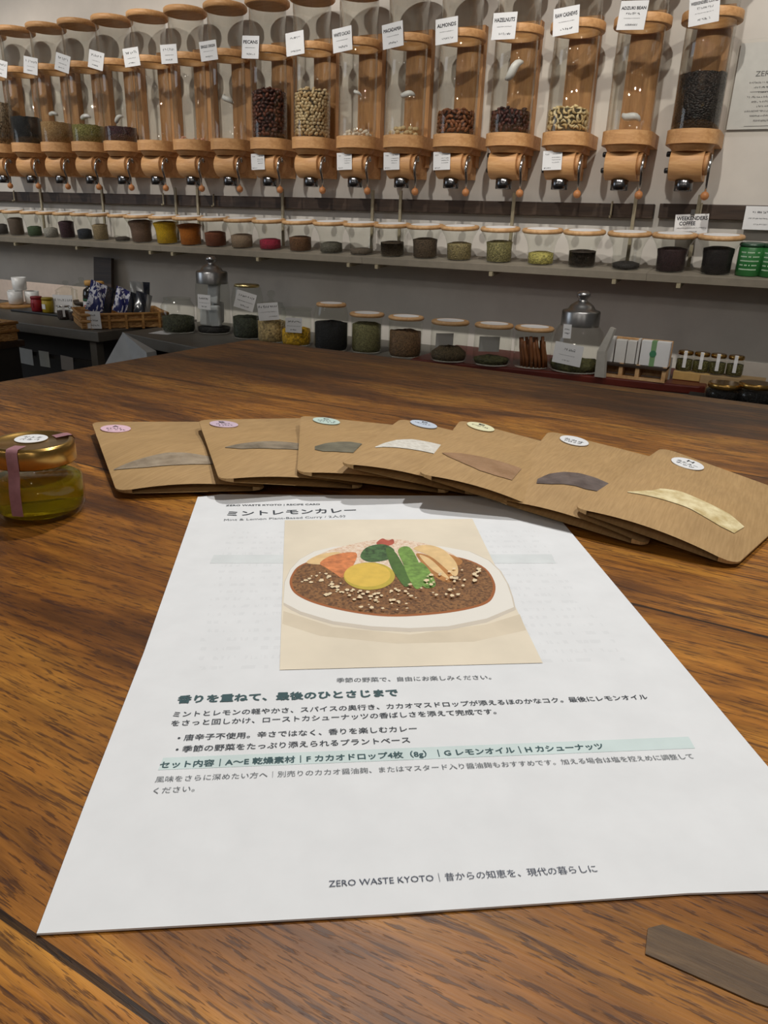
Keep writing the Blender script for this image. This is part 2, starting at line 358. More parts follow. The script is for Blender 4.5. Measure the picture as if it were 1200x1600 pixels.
print_line('body_text', 'をさっと回しかけ、ローストカシューナッツの香ばしさを添えて完成です。', (267, 1134), (776, 1115), I_dark, .006)
print_line('body_text', '• 唐辛子不使用。辛さではなく、香りを楽しむカレー', (277, 1157), (652, 1142), I_dark, .006)
print_line('body_text', '• 季節の野菜をたっぷり添えられるプラントベース', (274, 1175), (641, 1160), I_dark, .006)
print_line('band_text', 'セット内容｜A〜E 乾燥素材｜F カカオドロップ4枚（8g）｜G レモンオイル｜H カシューナッツ', (249, 1200), (944, 1170), I_teal, .018)
print_line('body_text', '風味をさらに深めたい方へ｜別売りのカカオ醤油麹、またはマスタード入り醤油麹もおすすめです。加える場合は塩を控えめに調整して', (242, 1222), (1085, 1185), I_grey)
print_line('body_text', 'ください。', (239, 1240), (304, 1236), I_grey)
print_line('printed_footer', 'ZERO WASTE KYOTO｜昔からの知恵を、現代の暮らしに', (514, 1386), (934, 1362), I_foot)
# the printed dish photograph: flat shapes of ink, one above the other
F_bg = plain('photo_beige', (226, 214, 192), .75, .03, 30); F_bg2 = plain('photo_tan_shadow', (214, 200, 176), .75, .04, 40); F_plate = plain('photo_plate', (229, 224, 214), .75, .01, 20); F_rim = plain('photo_plate_rim', (205, 194, 178), .75, .02)
F_curry = grain('photo_curry', [(84, 54, 28), (122, 80, 42), (146, 102, 58), (98, 64, 34)], 900, .75, bmp=0); F_edge = plain('photo_curry_edge', (158, 92, 44), .75, .05)
F_rice = grain('photo_rice', [(220, 192, 164), (234, 216, 196), (208, 168, 138)], 900, .75, bmp=0); F_pot = plain('photo_potato', (222, 188, 134), .75, .05, 200); F_pot2 = plain('photo_potato_skin', (176, 120, 62), .75, .08, 200)
F_or = plain('photo_orange', (208, 126, 74), .75, .16, 260); F_red = plain('photo_red', (176, 84, 64), .75, .1, 300); F_leaf = plain('photo_leaf', (66, 96, 52), .75, .3, 420); F_pod = plain('photo_pod', (112, 146, 66), .75, .2, 300); F_pod2 = plain('photo_pod_dark', (74, 106, 44), .75, .1, 300)
F_zuc = plain('photo_zucchini', (220, 184, 78), .75, .04, 200); F_zr = plain('photo_zucchini_rim', (190, 168, 62), .75, .05, 200); F_nut = plain('photo_nut', (228, 206, 168), .75, .05, 300)
mats = [F_bg, F_bg2, F_plate, F_rim, F_curry, F_edge, F_rice, F_pot, F_pot2, F_or, F_red, F_leaf, F_pod, F_pod2, F_zuc, F_zr, F_nut]
art = MB(); lay = [0]
def shape(px, m):
    lay[0] += 1; z = ZP + lay[0] * .000012; P = [pp(*p) for p in px]
    art.add([(x, y, z) for x, y in P], [tuple(range(len(P)))[::-1]] if sum(P[i][0] * P[(i + 1) % len(P)][1] - P[(i + 1) % len(P)][0] * P[i][1] for i in range(len(P))) < 0 else [tuple(range(len(P)))], mats.index(m))
def ell(cx, cy, rx, ry, n=40, a0=0, a1=360): return [(cx + rx * math.cos(math.radians(a0 + (a1 - a0) * i / n)), cy + ry * math.sin(math.radians(a0 + (a1 - a0) * i / n))) for i in range(n)]
def smooth(px, n=5):
    out = []; k = len(px)
    for i in range(k):
        p = [Vector(px[(i + j - 1) % k]) for j in range(4)]
        for q in range(n):
            u = q / n; out.append(tuple(.5 * ((2 * p[1]) + (p[2] - p[0]) * u + (2 * p[0] - 5 * p[1] + 4 * p[2] - p[3]) * u * u + (3 * p[1] - p[0] - 3 * p[2] + p[3]) * u ** 3)))
    return out
shape([(445, 813), (738, 811), (848, 1036), (437, 1047)], F_bg)
shape([(443, 955), (520, 980), (640, 992), (760, 976), (812, 960), (822, 985), (740, 1003), (620, 1006), (500, 994), (441, 975)], F_bg2)
shape([(443, 946), (456, 954), (470, 961), (495, 969), (520, 976), (580, 985), (640, 988), (700, 985), (760, 973), (806, 953), (802, 935), (795, 914), (783, 893), (765, 876), (735, 862), (690, 854), (600, 850), (520, 855), (490, 862), (468, 874), (453, 890), (444, 910)], F_rim)
shape([(443, 942), (470, 956), (520, 971), (580, 979), (640, 982), (700, 979), (760, 967), (803, 949), (799, 932), (792, 912), (780, 892), (763, 876), (733, 862), (690, 854), (600, 850), (520, 855), (491, 862), (469, 874), (454, 890), (445, 910)], F_plate)
cur = smooth([(453, 915), (456, 898), (472, 882), (520, 868), (600, 862), (700, 868), (752, 884), (772, 908), (772, 930), (755, 946), (700, 958), (620, 964), (560, 959), (500, 946), (465, 931)])
shape(cur, F_edge)
cx_, cy_ = 613, 912
shape([(cx_ + (x - cx_) * .975, cy_ + (y - cy_) * .955 - 1) for x, y in cur], F_curry)
shape(smooth([(488, 878), (510, 862), (545, 852), (580, 845), (612, 843), (655, 848), (695, 860), (720, 880), (660, 890), (560, 892)]), F_rice)
shape(smooth([(479, 880), (497, 868), (528, 863), (535, 872), (512, 882)]), F_pot)
shape(smooth([(700, 866), (722, 876), (716, 884), (700, 876)]), F_pot2)
shape(smooth([(500, 880), (520, 868), (556, 864), (552, 884), (536, 903), (524, 897), (510, 888)]), F_or)
shape(smooth([(588, 850), (597, 842), (606, 845), (614, 843), (615, 850), (602, 854)]), F_red)
shape(smooth([(646, 858), (665, 852), (690, 858), (710, 876), (716, 892), (710, 901), (690, 885), (668, 868)]), F_pot)
shape(smooth([(650, 866), (672, 870), (695, 888), (708, 902), (700, 911), (680, 902), (664, 886)]), F_pot2)
shape(smooth([(655, 868), (672, 874), (692, 893), (702, 905), (690, 900), (672, 888)]), F_pot)
shape(smooth([(563, 870), (573, 856), (598, 851), (616, 860), (610, 873), (592, 878), (574, 878)]), F_leaf)
shape(ell(577, 901, 40, 21.5), F_zr); shape(ell(574, 899, 36, 18.5), F_zuc)
shape(smooth([(655, 880), (668, 888), (680, 910), (678, 918), (664, 919), (654, 905)]), F_pod)
shape(smooth([(603, 858), (616, 862), (630, 884), (641, 908), (634, 918), (622, 905), (610, 884)]), F_pod2)
shape(smooth([(622, 860), (640, 856), (656, 884), (662, 912), (650, 921), (638, 903), (630, 882)]), F_pod)
rr = random.Random(5)
for (x0, x1, y0, y1, n) in ((472, 520, 896, 912, 14), (500, 545, 912, 935, 14), (545, 640, 922, 944, 34), (665, 752, 890, 914, 26), (640, 735, 916, 938, 14), (610, 640, 945, 958, 5), (560, 600, 945, 956, 4)):
    for _ in range(n):
        x, y = rr.uniform(x0, x1), rr.uniform(y0, y1); s_ = rr.uniform(1.6, 5)
        shape([(x + s_ * rr.uniform(.6, 1.2) * math.cos(a + .5), y + s_ * .6 * rr.uniform(.5, 1.1) * math.sin(a + .5)) for a in (0, 1.3, 2.6, 3.9, 5.1)], F_nut)
fo = art.obj('food_photo', mats, paper); fo['label'] = 'printed photo of a curry plate with vegetables'
# ------------------------------------------------------------------ kraft pouches
def kraft():
    m, t_, b = nt('kraft_paper'); f = noise(t_, coord(t_, (900, 60, 60)), 1, 3); g = noise(t_, coord(t_, (26, 26, 26)), 1, 3)
    r = ramp(t_, [(.3, srgb(162, 129, 84)), (.7, srgb(180, 146, 99))]); t_.links.new(f, r.inputs[0])
    c = mix(t_, .18, r.outputs[0], g, 'OVERLAY'); t_.links.new(c, b.inputs['Base Color']); b.inputs['Roughness'].default_value = .62; b.inputs['Specular IOR Level'].default_value = .35
    bump(t_, b, g, .25, .004); return m
M_kraft = kraft()
def window_mat(name, c1, c2, rough=.3, sc=70):
    m, t_, b = nt(name); f = noise(t_, coord(t_, (1, 1, 1)), sc, 4, .6); r = ramp(t_, [(.35, srgb(*c1)), (.65, srgb(*c2))]); t_.links.new(f, r.inputs[0])
    t_.links.new(r.outputs[0], b.inputs['Base Color']); b.inputs['Roughness'].default_value = rough; bump(t_, b, f, .3, .004); return m
def solve_left(TL, BL, zt, L):
    a = at_z(*TL, zt); best = None
    for k in range(70):
        z = .9005 + k * .0005; p = at_z(*BL, z); e = abs((p - a).length - L)
        if best is None or e < best[0]: best = (e, p)
    return a, best[1]
def pouch(letter, TL, BL, BR, TR, zt, label, sticker, srgbc, win, wcol, text, bul=.006, zr=.9022, L=.16, gap=.007):
    a, b = solve_left(TL, BL, zt, L); c = at_z(*BR, zr); d = at_z(*TR, zr)
    root = thing('kraft_pouch', label, 'pouch', (a.x, a.y, T), 0, 'kraft pouches fanned out behind the recipe sheet'); o = Vector((a.x, a.y, T))
    W = .5 * ((d - a).length + (c - b).length); H = .5 * ((b - a).length + (c - d).length)
    def base(u, v): return (a * (1 - u) + d * u) * (1 - v) + (b * (1 - u) + c * u) * v - o
    def front(u, v, off=0.0):
        su = max(0, math.sin(PI * min(1, max(0, u)))) ** .8
        vv = min(1, max(0, (v - .12) / .45)); vv = vv * vv * (3 - 2 * vv)
        z = .0006 + bul * su * vv * (1 if v < .8 else 1 - .25 * (v - .8) / .2)
        z += .0007 * math.exp(-((v - .2) / .012) ** 2) * min(1, 6 * u, 6 * (1 - u)) - .0005 * math.exp(-((v - .245) / .02) ** 2)
        return base(u, v) + Vector((0, 0, z + off))
    rc = .009; nu, nv = 22, 34
    def inset(v):
        dd = min(v, 1 - v) * H
        return (rc - math.sqrt(max(0, rc * rc - (rc - dd) ** 2))) / W if dd < rc else 0
    vs_list = [0, .008, .02, .038, .057] + [.057 + (.886) * k / nv for k in range(1, nv)] + [.943, .962, .98, .992, 1.0]
    mb = MB(); F = []; Bk = []
    for v in vs_list:
        i = inset(v); F.append([front(i + (1 - 2 * i) * k / nu, v) for k in range(nu + 1)])
        Bk.append([base(i + (1 - 2 * i) * k / nu, v) + Vector((0, 0, -min(.0003, 0) - .0002)) for k in range(nu + 1)])
    R_ = len(vs_list); K = nu + 1
    grid = lambda rows, rev: ([p for r in rows for p in r], [((i * K + j, (i + 1) * K + j, (i + 1) * K + j + 1, i * K + j + 1) if not rev else (i * K + j, i * K + j + 1, (i + 1) * K + j + 1, (i + 1) * K + j)) for i in range(len(rows) - 1) for j in range(nu)])
    mb.add(*grid(F, False), 0, True); mb.add(*grid(Bk, True), 0, True)
    # folded-in gusset between the two lower edges
    fold = [base(k / nu, .86) + Vector((0, 0, .0004 + .4 * (front(k / nu, .86).z - base(k / nu, .86).z))) for k in range(K)]
    mb.add(*grid([F[-1], fold], False), 0, True); mb.add(*grid([fold, Bk[-1]], False), 0, True)
    # side seams
    for j, rev in ((0, False), (nu, True)):
        S = [F[r][j] for r in range(R_)] + [Bk[r][j] for r in range(R_)]
        mb.add(S, [((r, r + 1, R_ + r + 1, R_ + r) if rev else (r, R_ + r, R_ + r + 1, r + 1)) for r in range(R_ - 1)], 0, False)
    S = F[0] + Bk[0]; mb.add(S, [(j, j + 1, K + j + 1, K + j) for j in range(nu)], 0, False)
    body = mb.obj('pouch_body', M_kraft, root)
    # photo position -> (u, v) on this pouch
    def uv(px):
        u, v = .5, .5
        for _ in range(40):
            p = front(u, v) + o; q = p - CAM; x = 600 + FPX * q.dot(RX) / q.dot(FX); y = 800 - FPX * q.dot(UX) / q.dot(FX)
            e = 1e-4; J = []
            for du, dv in ((e, 0), (0, e)):
                p2 = front(u + du, v + dv) + o - CAM; J.append(((600 + FPX * p2.dot(RX) / p2.dot(FX) - x) / e, (800 - FPX * p2.dot(UX) / p2.dot(FX) - y) / e))
            rx_, ry_ = px[0] - x, px[1] - y; D = J[0][0] * J[1][1] - J[1][0] * J[0][1]
            if abs(D) < 1e-6: break
            u += max(-.2, min(.2, (rx_ * J[1][1] - ry_ * J[1][0]) / D)); v += max(-.2, min(.2, (J[0][0] * ry_ - J[0][1] * rx_) / D))
            u = min(.97, max(.03, u)); v = min(.97, max(.03, v))
        return u, v
    top, bot = [[uv(p) for p in half] for half in win]
    def samp(poly, s):
        k = s * (len(poly) - 1); i = min(int(k), len(poly) - 2); f = k - i
        return (poly[i][0] * (1 - f) + poly[i + 1][0] * f, poly[i][1] * (1 - f) + poly[i + 1][1] * f)
    n1, n2 = 22, 5; P = []
    for i in range(n1 + 1):
        A, B_ = samp(top, i / n1), samp(bot, i / n1)
        for k in range(n2 + 1): P.append(front(A[0] + (B_[0] - A[0]) * k / n2, A[1] + (B_[1] - A[1]) * k / n2, .0004))
    wm = MB().add(P, [(i * (n2 + 1) + k, i * (n2 + 1) + k + 1, (i + 1) * (n2 + 1) + k + 1, (i + 1) * (n2 + 1) + k) for i in range(n1) for k in range(n2)], 0, True)
    for f in wm.f: f.reverse()
    wo_ = wm.obj('window', wcol, root)
    su, sv = uv(sticker); r = .0108
    ex = (front(su + .02, sv) - front(su - .02, sv)).normalized(); ey = (front(su, sv - .02) - front(su, sv + .02)); ey = (ey - ex * ey.dot(ex)).normalized(); ez = ex.cross(ey)
    p = front(su, sv, .0006); Mx = Matrix(((ex.x, ey.x, ez.x, p.x), (ex.y, ey.y, ez.y, p.y), (ex.z, ey.z, ez.z, p.z), (0, 0, 0, 1)))
    st = MB().cyl((0, 0, -.0002), r, .0005, 32, bev=.0001, M=Mx).obj('round_sticker', plain('sticker_' + letter, srgbc, .6, .01), root)
    tb = MB(); th = r * .5
    if text[0]: text_mb(tb, text[0], (-r * .2, r * .32), (r * .2, r * .32), bold=.01, z=.0005, M=Mx, h=th)
    for q, ln in enumerate(text[1:]):
        yy = -r * .18 - q * r * .42; xa = r * (.66 - .1 * q)
        if ln: text_mb(tb, ln, (-xa, yy), (xa, yy), bold=.01, z=.0005, M=Mx, h=r * .36)
        else: scribble(tb, -xa, xa * .8, yy, r * .28, .0005, Mx, wd=.0004, seed=ord(letter) + q)
    if tb.v: tb.obj('lettering', M_ink, st)
    return root
Wg = lambda n, a_, b_, r=.3, s=70: window_mat('window_' + n, a_, b_, r, s)
pouch('A', (143, 660), (183, 771), (417, 766), (342, 660), .908, 'kraft paper pouch with pink round sticker marked A, leftmost of the fan', (181, 671), (226, 188, 202),
      ([(178, 734), (200, 724), (225, 716), (260, 708), (290, 708), (338, 716)], [(178, 735), (200, 733), (230, 731), (280, 727), (320, 726), (340, 726)]), Wg('A', (140, 124, 104), (176, 160, 138)), ('A', None, None))
pouch('B', (310, 657), (343, 752), (570, 764), (500, 654), .9105, 'kraft paper pouch with lilac round sticker marked B, second from the left', (350, 664), (206, 182, 198),
      ([(352, 699), (375, 694), (400, 691), (425, 690), (472, 694)], [(352, 700), (378, 702), (405, 701), (430, 702), (474, 704)]), Wg('B', (118, 108, 92), (156, 142, 122)), ('B', None, None))
pouch('C', (470, 650), (464, 741), (706, 772), (655, 669), .912, 'kraft paper pouch with pale mint round sticker marked C', (510, 659), (196, 216, 206),
      ([(492, 698), (510, 693), (530, 691), (548, 691), (566, 694)], [(492, 703), (505, 706), (520, 706), (535, 707), (552, 708)]), Wg('C', (100, 98, 84), (126, 122, 104)), ('C', None, None))
pouch('D', (627, 655), (529, 727), (748, 776), (795, 694), .914, 'kraft paper pouch with pale blue round sticker and a white powder window', (662, 664), (196, 206, 220),
      ([(586, 699), (600, 693), (620, 688), (645, 687), (690, 696)], [(587, 700), (600, 699), (620, 700), (645, 703), (680, 710)]), Wg('D', (206, 200, 188), (232, 228, 218), .45, 300), ('D', None))
pouch('E', (720, 657), (652, 743), (870, 812), (898, 704), .9165, 'kraft paper pouch with pale yellow round sticker marked E', (751, 668), (230, 226, 186),
      ([(690, 708), (720, 709), (745, 713), (775, 720), (815, 733)], [(700, 714), (725, 725), (750, 736), (775, 744), (800, 751)]), Wg('E', (146, 112, 80), (166, 130, 98)), ('E', None))
pouch('F', (858, 674), (770, 782), (1012, 856), (1050, 723), .913, 'kraft paper pouch with white round sticker and dark window, second from the right', (897, 690), (228, 228, 228),
      ([(840, 749), (858, 741), (880, 738), (905, 740), (930, 747), (955, 758)], [(838, 756), (860, 757), (880, 757), (900, 760), (915, 765), (937, 769)]), Wg('F', (78, 68, 66), (112, 100, 96)), (None, 'カカオ', 'ドロップ'))
pouch('H', (1035, 700), (893, 796), (1148, 886), (1262, 782), .915, 'kraft paper pouch with white sticker marked H and pale cashews showing, rightmost of the fan', (1074, 726), (230, 230, 230),
      ([(980, 769), (1000, 768), (1020, 767), (1033, 764), (1062, 768), (1100, 784), (1140, 804), (1163, 824)], [(981, 770), (1000, 773), (1020, 777), (1045, 784), (1075, 794), (1100, 808), (1125, 823), (1147, 834)]), Wg('H', (196, 172, 116), (240, 226, 182), .35, 110), ('H', 'カシュー', 'ナッツ'))
# ------------------------------------------------------------------ oil jar on the table
jc = Vector((-.0725, -2.0255, T))
j = thing('oil_jar', 'small glass jar of yellow-green oil with gold lid and mauve tape at left of table', 'jar', jc)
def refr(name, col, ior):
    m, t_, b = nt(name); b.inputs['Base Color'].default_value = (*col, 1); b.inputs['Transmission Weight'].default_value = 1; b.inputs['Roughness'].default_value = .02; b.inputs['IOR'].default_value = ior
    return m
body_p = [(.0, .0), (.0195, .0), (.0222, .0015), (.0237, .005), (.0240, .010), (.0238, .019), (.0228, .0235), (.0205, .0268), (.0190, .0282), (.0190, .0325)]
MB().lathe(body_p, 48, caps=False).obj('glass_body', glass('oil_jar_glass', (.97, .98, .93), .5, .03), j)
M_oil = refr('lemon_oil', (.50, .39, .012), 1.15); M_oil.node_tree.nodes['Principled BSDF'].inputs['Transmission Weight'].default_value = .84
MB().lathe([(0, .0022), (.0188, .0022), (.0222, .0045), (.0231, .010), (.0230, .0205), (.0222, .0212), (0, .0209)], 48, caps=False).obj('oil_fill', M_oil, j)
gl = MB().lathe([(.0198, .0305), (.0214, .0305), (.0218, .0312), (.0216, .0400), (.0206, .0416), (.0188, .0418), (.0182, .0412), (0, .0412)], 48, caps=False); lid = gl.obj('lid', M_gold, j)
MB().cyl((.0, .0, 0), .0085, .0003, 32, bev=.0001).obj('round_sticker', M_white, j, (-.003, .002, .0414), (0, 0, math.radians(-37 + 90)))
tb = MB(); Mr = Matrix.Translation((-.003, .002, .0418)) @ Matrix.Rotation(math.radians(28 + 180), 4, 'Z')
text_mb(tb, 'レモン', (-.005, .0008), (.005, .0008), M=Mr, h=.0036); text_mb(tb, 'オイル', (-.005, -.0036), (.005, -.0036), M=Mr, h=.0036); tb.obj('sticker_lettering', M_ink, j)
# mauve tape: up the front, over the lid, down the back
ta = math.radians(-66); tape = [(.0244, .0065), (.0245, .010), (.0243, .019), (.0234, .0236), (.0224, .028), (.0222, .0312), (.0220, .0402), (.0208, .0420), (.0188, .0422), (.012, .0418)]
def strip(path, width, a_):
    m_ = MB(); n_ = 4; vs = []
    for r_, z_ in path:
        for k in range(n_ + 1):
            s_ = (k / n_ - .5) * width; rr_ = math.sqrt(max(1e-9, r_ * r_ - s_ * s_)) if r_ > abs(s_) else r_
            vs.append((rr_ * math.cos(a_) - s_ * math.sin(a_), rr_ * math.sin(a_) + s_ * math.cos(a_), z_))
    return m_.add(vs, [(i * (n_ + 1) + k, i * (n_ + 1) + k + 1, (i + 1) * (n_ + 1) + k + 1, (i + 1) * (n_ + 1) + k) for i in range(len(path) - 1) for k in range(n_)], 0, True)
M_tape = plain('mauve_paper_tape', (150, 104, 110), .7, .06, 300)
strip(tape, .0062, ta).obj('paper_tape', M_tape, j); strip(tape[5:], .0062, math.radians(70)).obj('paper_tape', M_tape, j)
# ------------------------------------------------------------------ wall of gravity dispensers
PITCH = .16; DY = -.10; ZC = 1.271
def D_outline(r, n=28, wy=.098, side=None):     # round in front, straight sides back to the wall
    s_ = side or r
    return [(r * math.cos(PI + PI * k / n), r * math.sin(PI + PI * k / n)) for k in range(n + 1)] + [(s_, wy), (-s_, wy)]
dm = {}
mb = MB().prism(D_outline(.0625), 0, .032); dm['collar'] = mb.mesh('collar', M_wood)
nk = MB().lathe([(.044, -.016), (.052, -.004), (.054, .001)], 36, caps=False); nk.box((0, .055, -.006), (.09, .08, .016)); dm['neck'] = nk.mesh('neck', M_wood)
RX90 = Matrix.Rotation(PI / 2, 4, 'Y')
hs = MB().cyl((0, 0, 0), .0375, .08, 40, M=Matrix.Translation((-.043, 0, -.044)) @ RX90); hs.box((-.003, .05, -.045), (.072, .096, .066)); dm['housing'] = hs.mesh('housing', M_wood)
dm['end_disc'] = MB().cyl((0, 0, 0), .027, .010, 32, M=Matrix.Translation((.037, 0, -.042)) @ RX90).mesh('end_disc', M_plank)
kb = MB()
for z_ in (-.02, -.058): kb.cyl((0, 0, 0), .0065, .012, 14, M=Matrix.Translation((-.056, -.004, z_)) @ RX90)
dm['screw_knob'] = kb.mesh('screw_knob', M_black)
sp_ = MB().cyl((-.004, 0, -.106), .0225, .026, 28); dm['spout'] = sp_.mesh('spout', metal('dark_spout_steel', (120, 120, 122), .2))
lv = MB().tube([(.049, -.004, -.028), (.0505, -.012, -.022), (.052, -.022, -.026), (.053, -.031, -.042), (.053, -.034, -.058), (.053, -.029, -.074), (.053, -.024, -.088), (.053, -.024, -.108)], [.0035, .004, .0042, .0042, .004, .0036, .003, .0026], 10)
lv.cyl((0, 0, 0), .006, .006, 16, M=Matrix.Translation((.045, -.004, -.03)) @ RX90); dm['lever'] = lv.mesh('lever', M_chrome)
dm['lever_ball'] = MB().ball((.053, -.024, -.117), .0105, 16).mesh('lever_ball', M_ball)
dm['glass_tube'] = MB().lathe([(.0556, .028), (.0565, .028), (.0565, .396), (.0556, .396), (.0556, .028)], 48, caps=False).mesh('glass_tube', M_glass)
rg = MB().lathe([(.0575, .262), (.068, .262), (.069, .264), (.069, .280), (.068, .282), (.0575, .282), (.0575, .262)], 48, caps=False); rg.box((0, .083, .272), (.05, .034, .018)); dm['ring'] = rg.mesh('ring', M_wood)
dm['lid'] = MB().cyl((0, 0, .394), .0685, .0165, 48, bev=.004).mesh('lid', M_wood)
pk = MB().box((0, .0855, .135), (.08, .025, .36)); dm['back_board'] = pk.mesh('back_board', M_plank)
names = [
 ('of striped sunflower seeds, leftmost of the row', None), ('filled with jet black seeds near the left end', None), ('holding a layer of tan grains', None), ('holding a layer of small green beans', None),
 ('holding a layer of dark purple beans', None), ('standing empty just right of the purple beans', None), ('with a few pinkish crumbs in the bottom', None), ('almost empty, just left of the pecans', ['SINGLE ORIGIN']),
 ('of red-brown pecans with card PECANS', ['PECANS']), ('well filled with pale pistachios', None), ('with card WHITE CACAO and a few white pieces', ['WHITE CACAO']), ('with card MACADAMIA and a few pale nuts', ['MACADAMIA']),
 ('of brown almonds with card ALMONDS', ['ALMONDS']), ('of dark red nuts with card HAZELNUTS', ['HAZELNUTS']), ('of pale cashews with card RAW CASHEWS', ['RAW CASHEWS']), ('standing empty with card ADZUKI BEAN', ['ADZUKI BEAN', 'organic']),
 ('of dark coffee with card WEEKENDERS COFFEE, rightmost', ['WEEKENDERS COFFEE', '']) ]
rolls = [14, 14, 10, 16, 14, -6, -2, -6, 5, -4, -5, -6, -3, 2, -4, 4, -6]
rd = random.Random(3); DX = []
for i, (nm, tx) in enumerate(names):
    k = i - 1; x = k * PITCH - 15 * PITCH; DX.append(x)
    r_ = thing('gravity_dispenser', 'wall-hung glass and wood dispenser ' + nm, 'dispenser', (x, DY, ZC), 0, 'gravity dispensers in a row along the wall')
    for q in ('back_board', 'collar', 'neck', 'housing', 'end_disc', 'screw_knob', 'spout', 'lever', 'glass_tube', 'ring', 'lid'):
        o = link(q, dm[q], r_)
        if q == 'lever': link('lever_ball', dm['lever_ball'], o)
    if tx and len(tx) == 1: ln = [(tx[0], .66, .15, .08, .92), (None, .46, .035, .2, .8), (None, .16, .09, .3, .75)]
    elif tx: ln = [(tx[0], .70, .11, .06, .94), (None, .52, .08, .25, .75), (None, .38, .03, .2, .8), (None, .14, .08, .3, .75)]
    else: ln = blank(.15, .85)
    if i == 9: ln = [(None, .70, .09, .25, .75), (None, .14, .08, .25, .8)]
    big = .058 if i < 8 else .066
    card(r_, 'name_card', (-.012, -.074, .274), big, big * (.92 if i < 8 else .9), ln, math.radians(12 if i < 8 else -4), math.radians(rolls[i]), 0, seed=i)
    if k in (7, 9, 10, 11, 13):
        card(r_, 'price_tag', (-.02, -.0395, -.036), .052, .047, [(None, .78, .08, .12, .3), (None, .8, .05, .5, .9), (None, .62, .05, .48, .92), (None, .5, .05, .48, .9), (None, .36, .06, .5, .85), (None, .08, .07, .08, .4)], 0, math.radians(-2), 0, seed=i + 40)
# what is in the dispensers
def fill(name, label, cat, i, ztop, mat, seed=0, r=.0548, z0=1.3035):
    x = DX[i]; h = ztop - z0; m_ = MB(); n = 40; rr_ = random.Random(seed); P = []
    for a in range(n): P.append(rr_.uniform(-.002, .002))
    vs = []; fs = []; rows = [(r, 0), (r, h * .5), (r, h)] ; 
    for q, (ra, z) in enumerate(rows):
        for a in range(n): vs.append((ra * math.cos(2 * PI * a / n), ra * math.sin(2 * PI * a / n), z + (P[a] if q == 2 else 0)))
    for q in (.7, .35):
        for a in range(n): vs.append((r * q * math.cos(2 * PI * a / n), r * q * math.sin(2 * PI * a / n), h + rr_.uniform(-.002, .002) + .004 * (1 - q)))
    for q in range(4):
        for a in range(n): b = (a + 1) % n; fs.append((q * n + a, q * n + b, (q + 1) * n + b, (q + 1) * n + a))
    fs.append(tuple(range(4 * n, 5 * n))); fs.append(tuple(range(n))[::-1])
    o = m_.add(vs, fs, 0, True).obj(name, mat, None, (x, DY, z0)); tag(o, label, cat, None, 'stuff'); return o
def nuts(name, label, cat, i, ztop, cols, size, sc, bend=0, seed=0, z0=1.3042, rows=None, core=True, n=None):
    """a heap of whole nuts: bodies packed against the glass and on top of a darker core"""
    x = DX[i]; rr_ = random.Random(seed); m_ = MB(); mats_ = [plain('%s_%d' % (name, q), c, .5, .12, 120) for q, c in enumerate(cols)]
    R0 = .0542 - size * .56 * min(sc); h = ztop - z0
    def one(c, rot):
        Mx = Matrix.Translation(c) @ rot; s0 = len(m_.v)
        m_.ball((0, 0, 0), size * .5, 8, rr_.randrange(len(cols)), None, sc)
        for q in range(s0, len(m_.v)):
            v = Vector(m_.v[q])
            if bend: v.y += bend * (v.x * v.x) / (size * .5) - bend * size * .2
            m_.v[q] = tuple(Mx @ v)
    step = size * .78
    for lv_ in range(max(1, int((h - size * .5) / (step * .8)))):
        z = size * .62 + lv_ * step * .8; na = int(2 * PI * R0 / (step * 1.02))
        for a in range(na):
            an = 2 * PI * (a + .5 * (lv_ % 2) + rr_.uniform(-.25, .25)) / na
            c = Vector((math.cos(an) * R0, math.sin(an) * R0, z + rr_.uniform(-.15, .15) * size))
            rot = Matrix.Rotation(an + PI / 2, 4, 'Z') @ Matrix.Rotation(PI / 2, 4, 'X') @ Matrix.Rotation(rr_.uniform(0, 2 * PI), 4, 'Z') @ Matrix.Rotation(rr_.uniform(-.16, .16), 4, 'X')
            one(c, rot)
    for _ in range(int(40 * (.015 / size) ** 1.5)):
        an = rr_.uniform(0, 2 * PI); q = (R0 - size * .2) * math.sqrt(rr_.uniform(0, .8))
        one(Vector((math.cos(an) * q, math.sin(an) * q, h + rr_.uniform(-.2, .25) * size)), Matrix.Rotation(an, 4, 'Z') @ Matrix.Rotation(rr_.uniform(-.5, .5), 4, 'X'))
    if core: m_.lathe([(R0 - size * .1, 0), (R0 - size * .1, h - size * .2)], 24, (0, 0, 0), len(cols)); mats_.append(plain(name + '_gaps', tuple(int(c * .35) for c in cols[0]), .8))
    o = m_.obj(name, mats_, None, (x, DY, z0)); tag(o, label, cat, None, 'stuff'); return o
def few(name, label, cat, i, n, col, size, seed):
    rr_ = random.Random(seed); m_ = MB()
    for _ in range(n):
        an = rr_.uniform(0, 2 * PI); q = .046 * math.sqrt(rr_.uniform(.1, 1)); m_.ball((math.cos(an) * q, math.sin(an) * q, size * (.42 + rr_.choice((0, 0, .7)))), size * .5, 8, 0, None, (1, rr_.uniform(.7, 1), .8))
    o = m_.obj(name, plain(name, col, .5, .05, 100), None, (DX[i], DY, 1.3035)); tag(o, label, cat, None, 'stuff')
def zat(i, py): # height on the front of the fill seen at photo row py
    x = DX[i]; best = None
    for k in range(400):
        z = 1.28 + k * .001; p = Vector((x, DY - .055, z)) - CAM; y = 800 - FPX * p.dot(UX) / p.dot(FX)
        if best is None or abs(y - py) < best[0]: best = (abs(y - py), z)
    return best[1]
fill('sunflower_seeds', 'striped beige and brown sunflower seeds in the leftmost dispenser', 'seeds', 0, zat(0, 158), grain('sunflower_seed', [(60, 48, 38), (150, 130, 104), (186, 166, 138), (96, 78, 60)], 330, .6, (1, 1, .6)), 1)
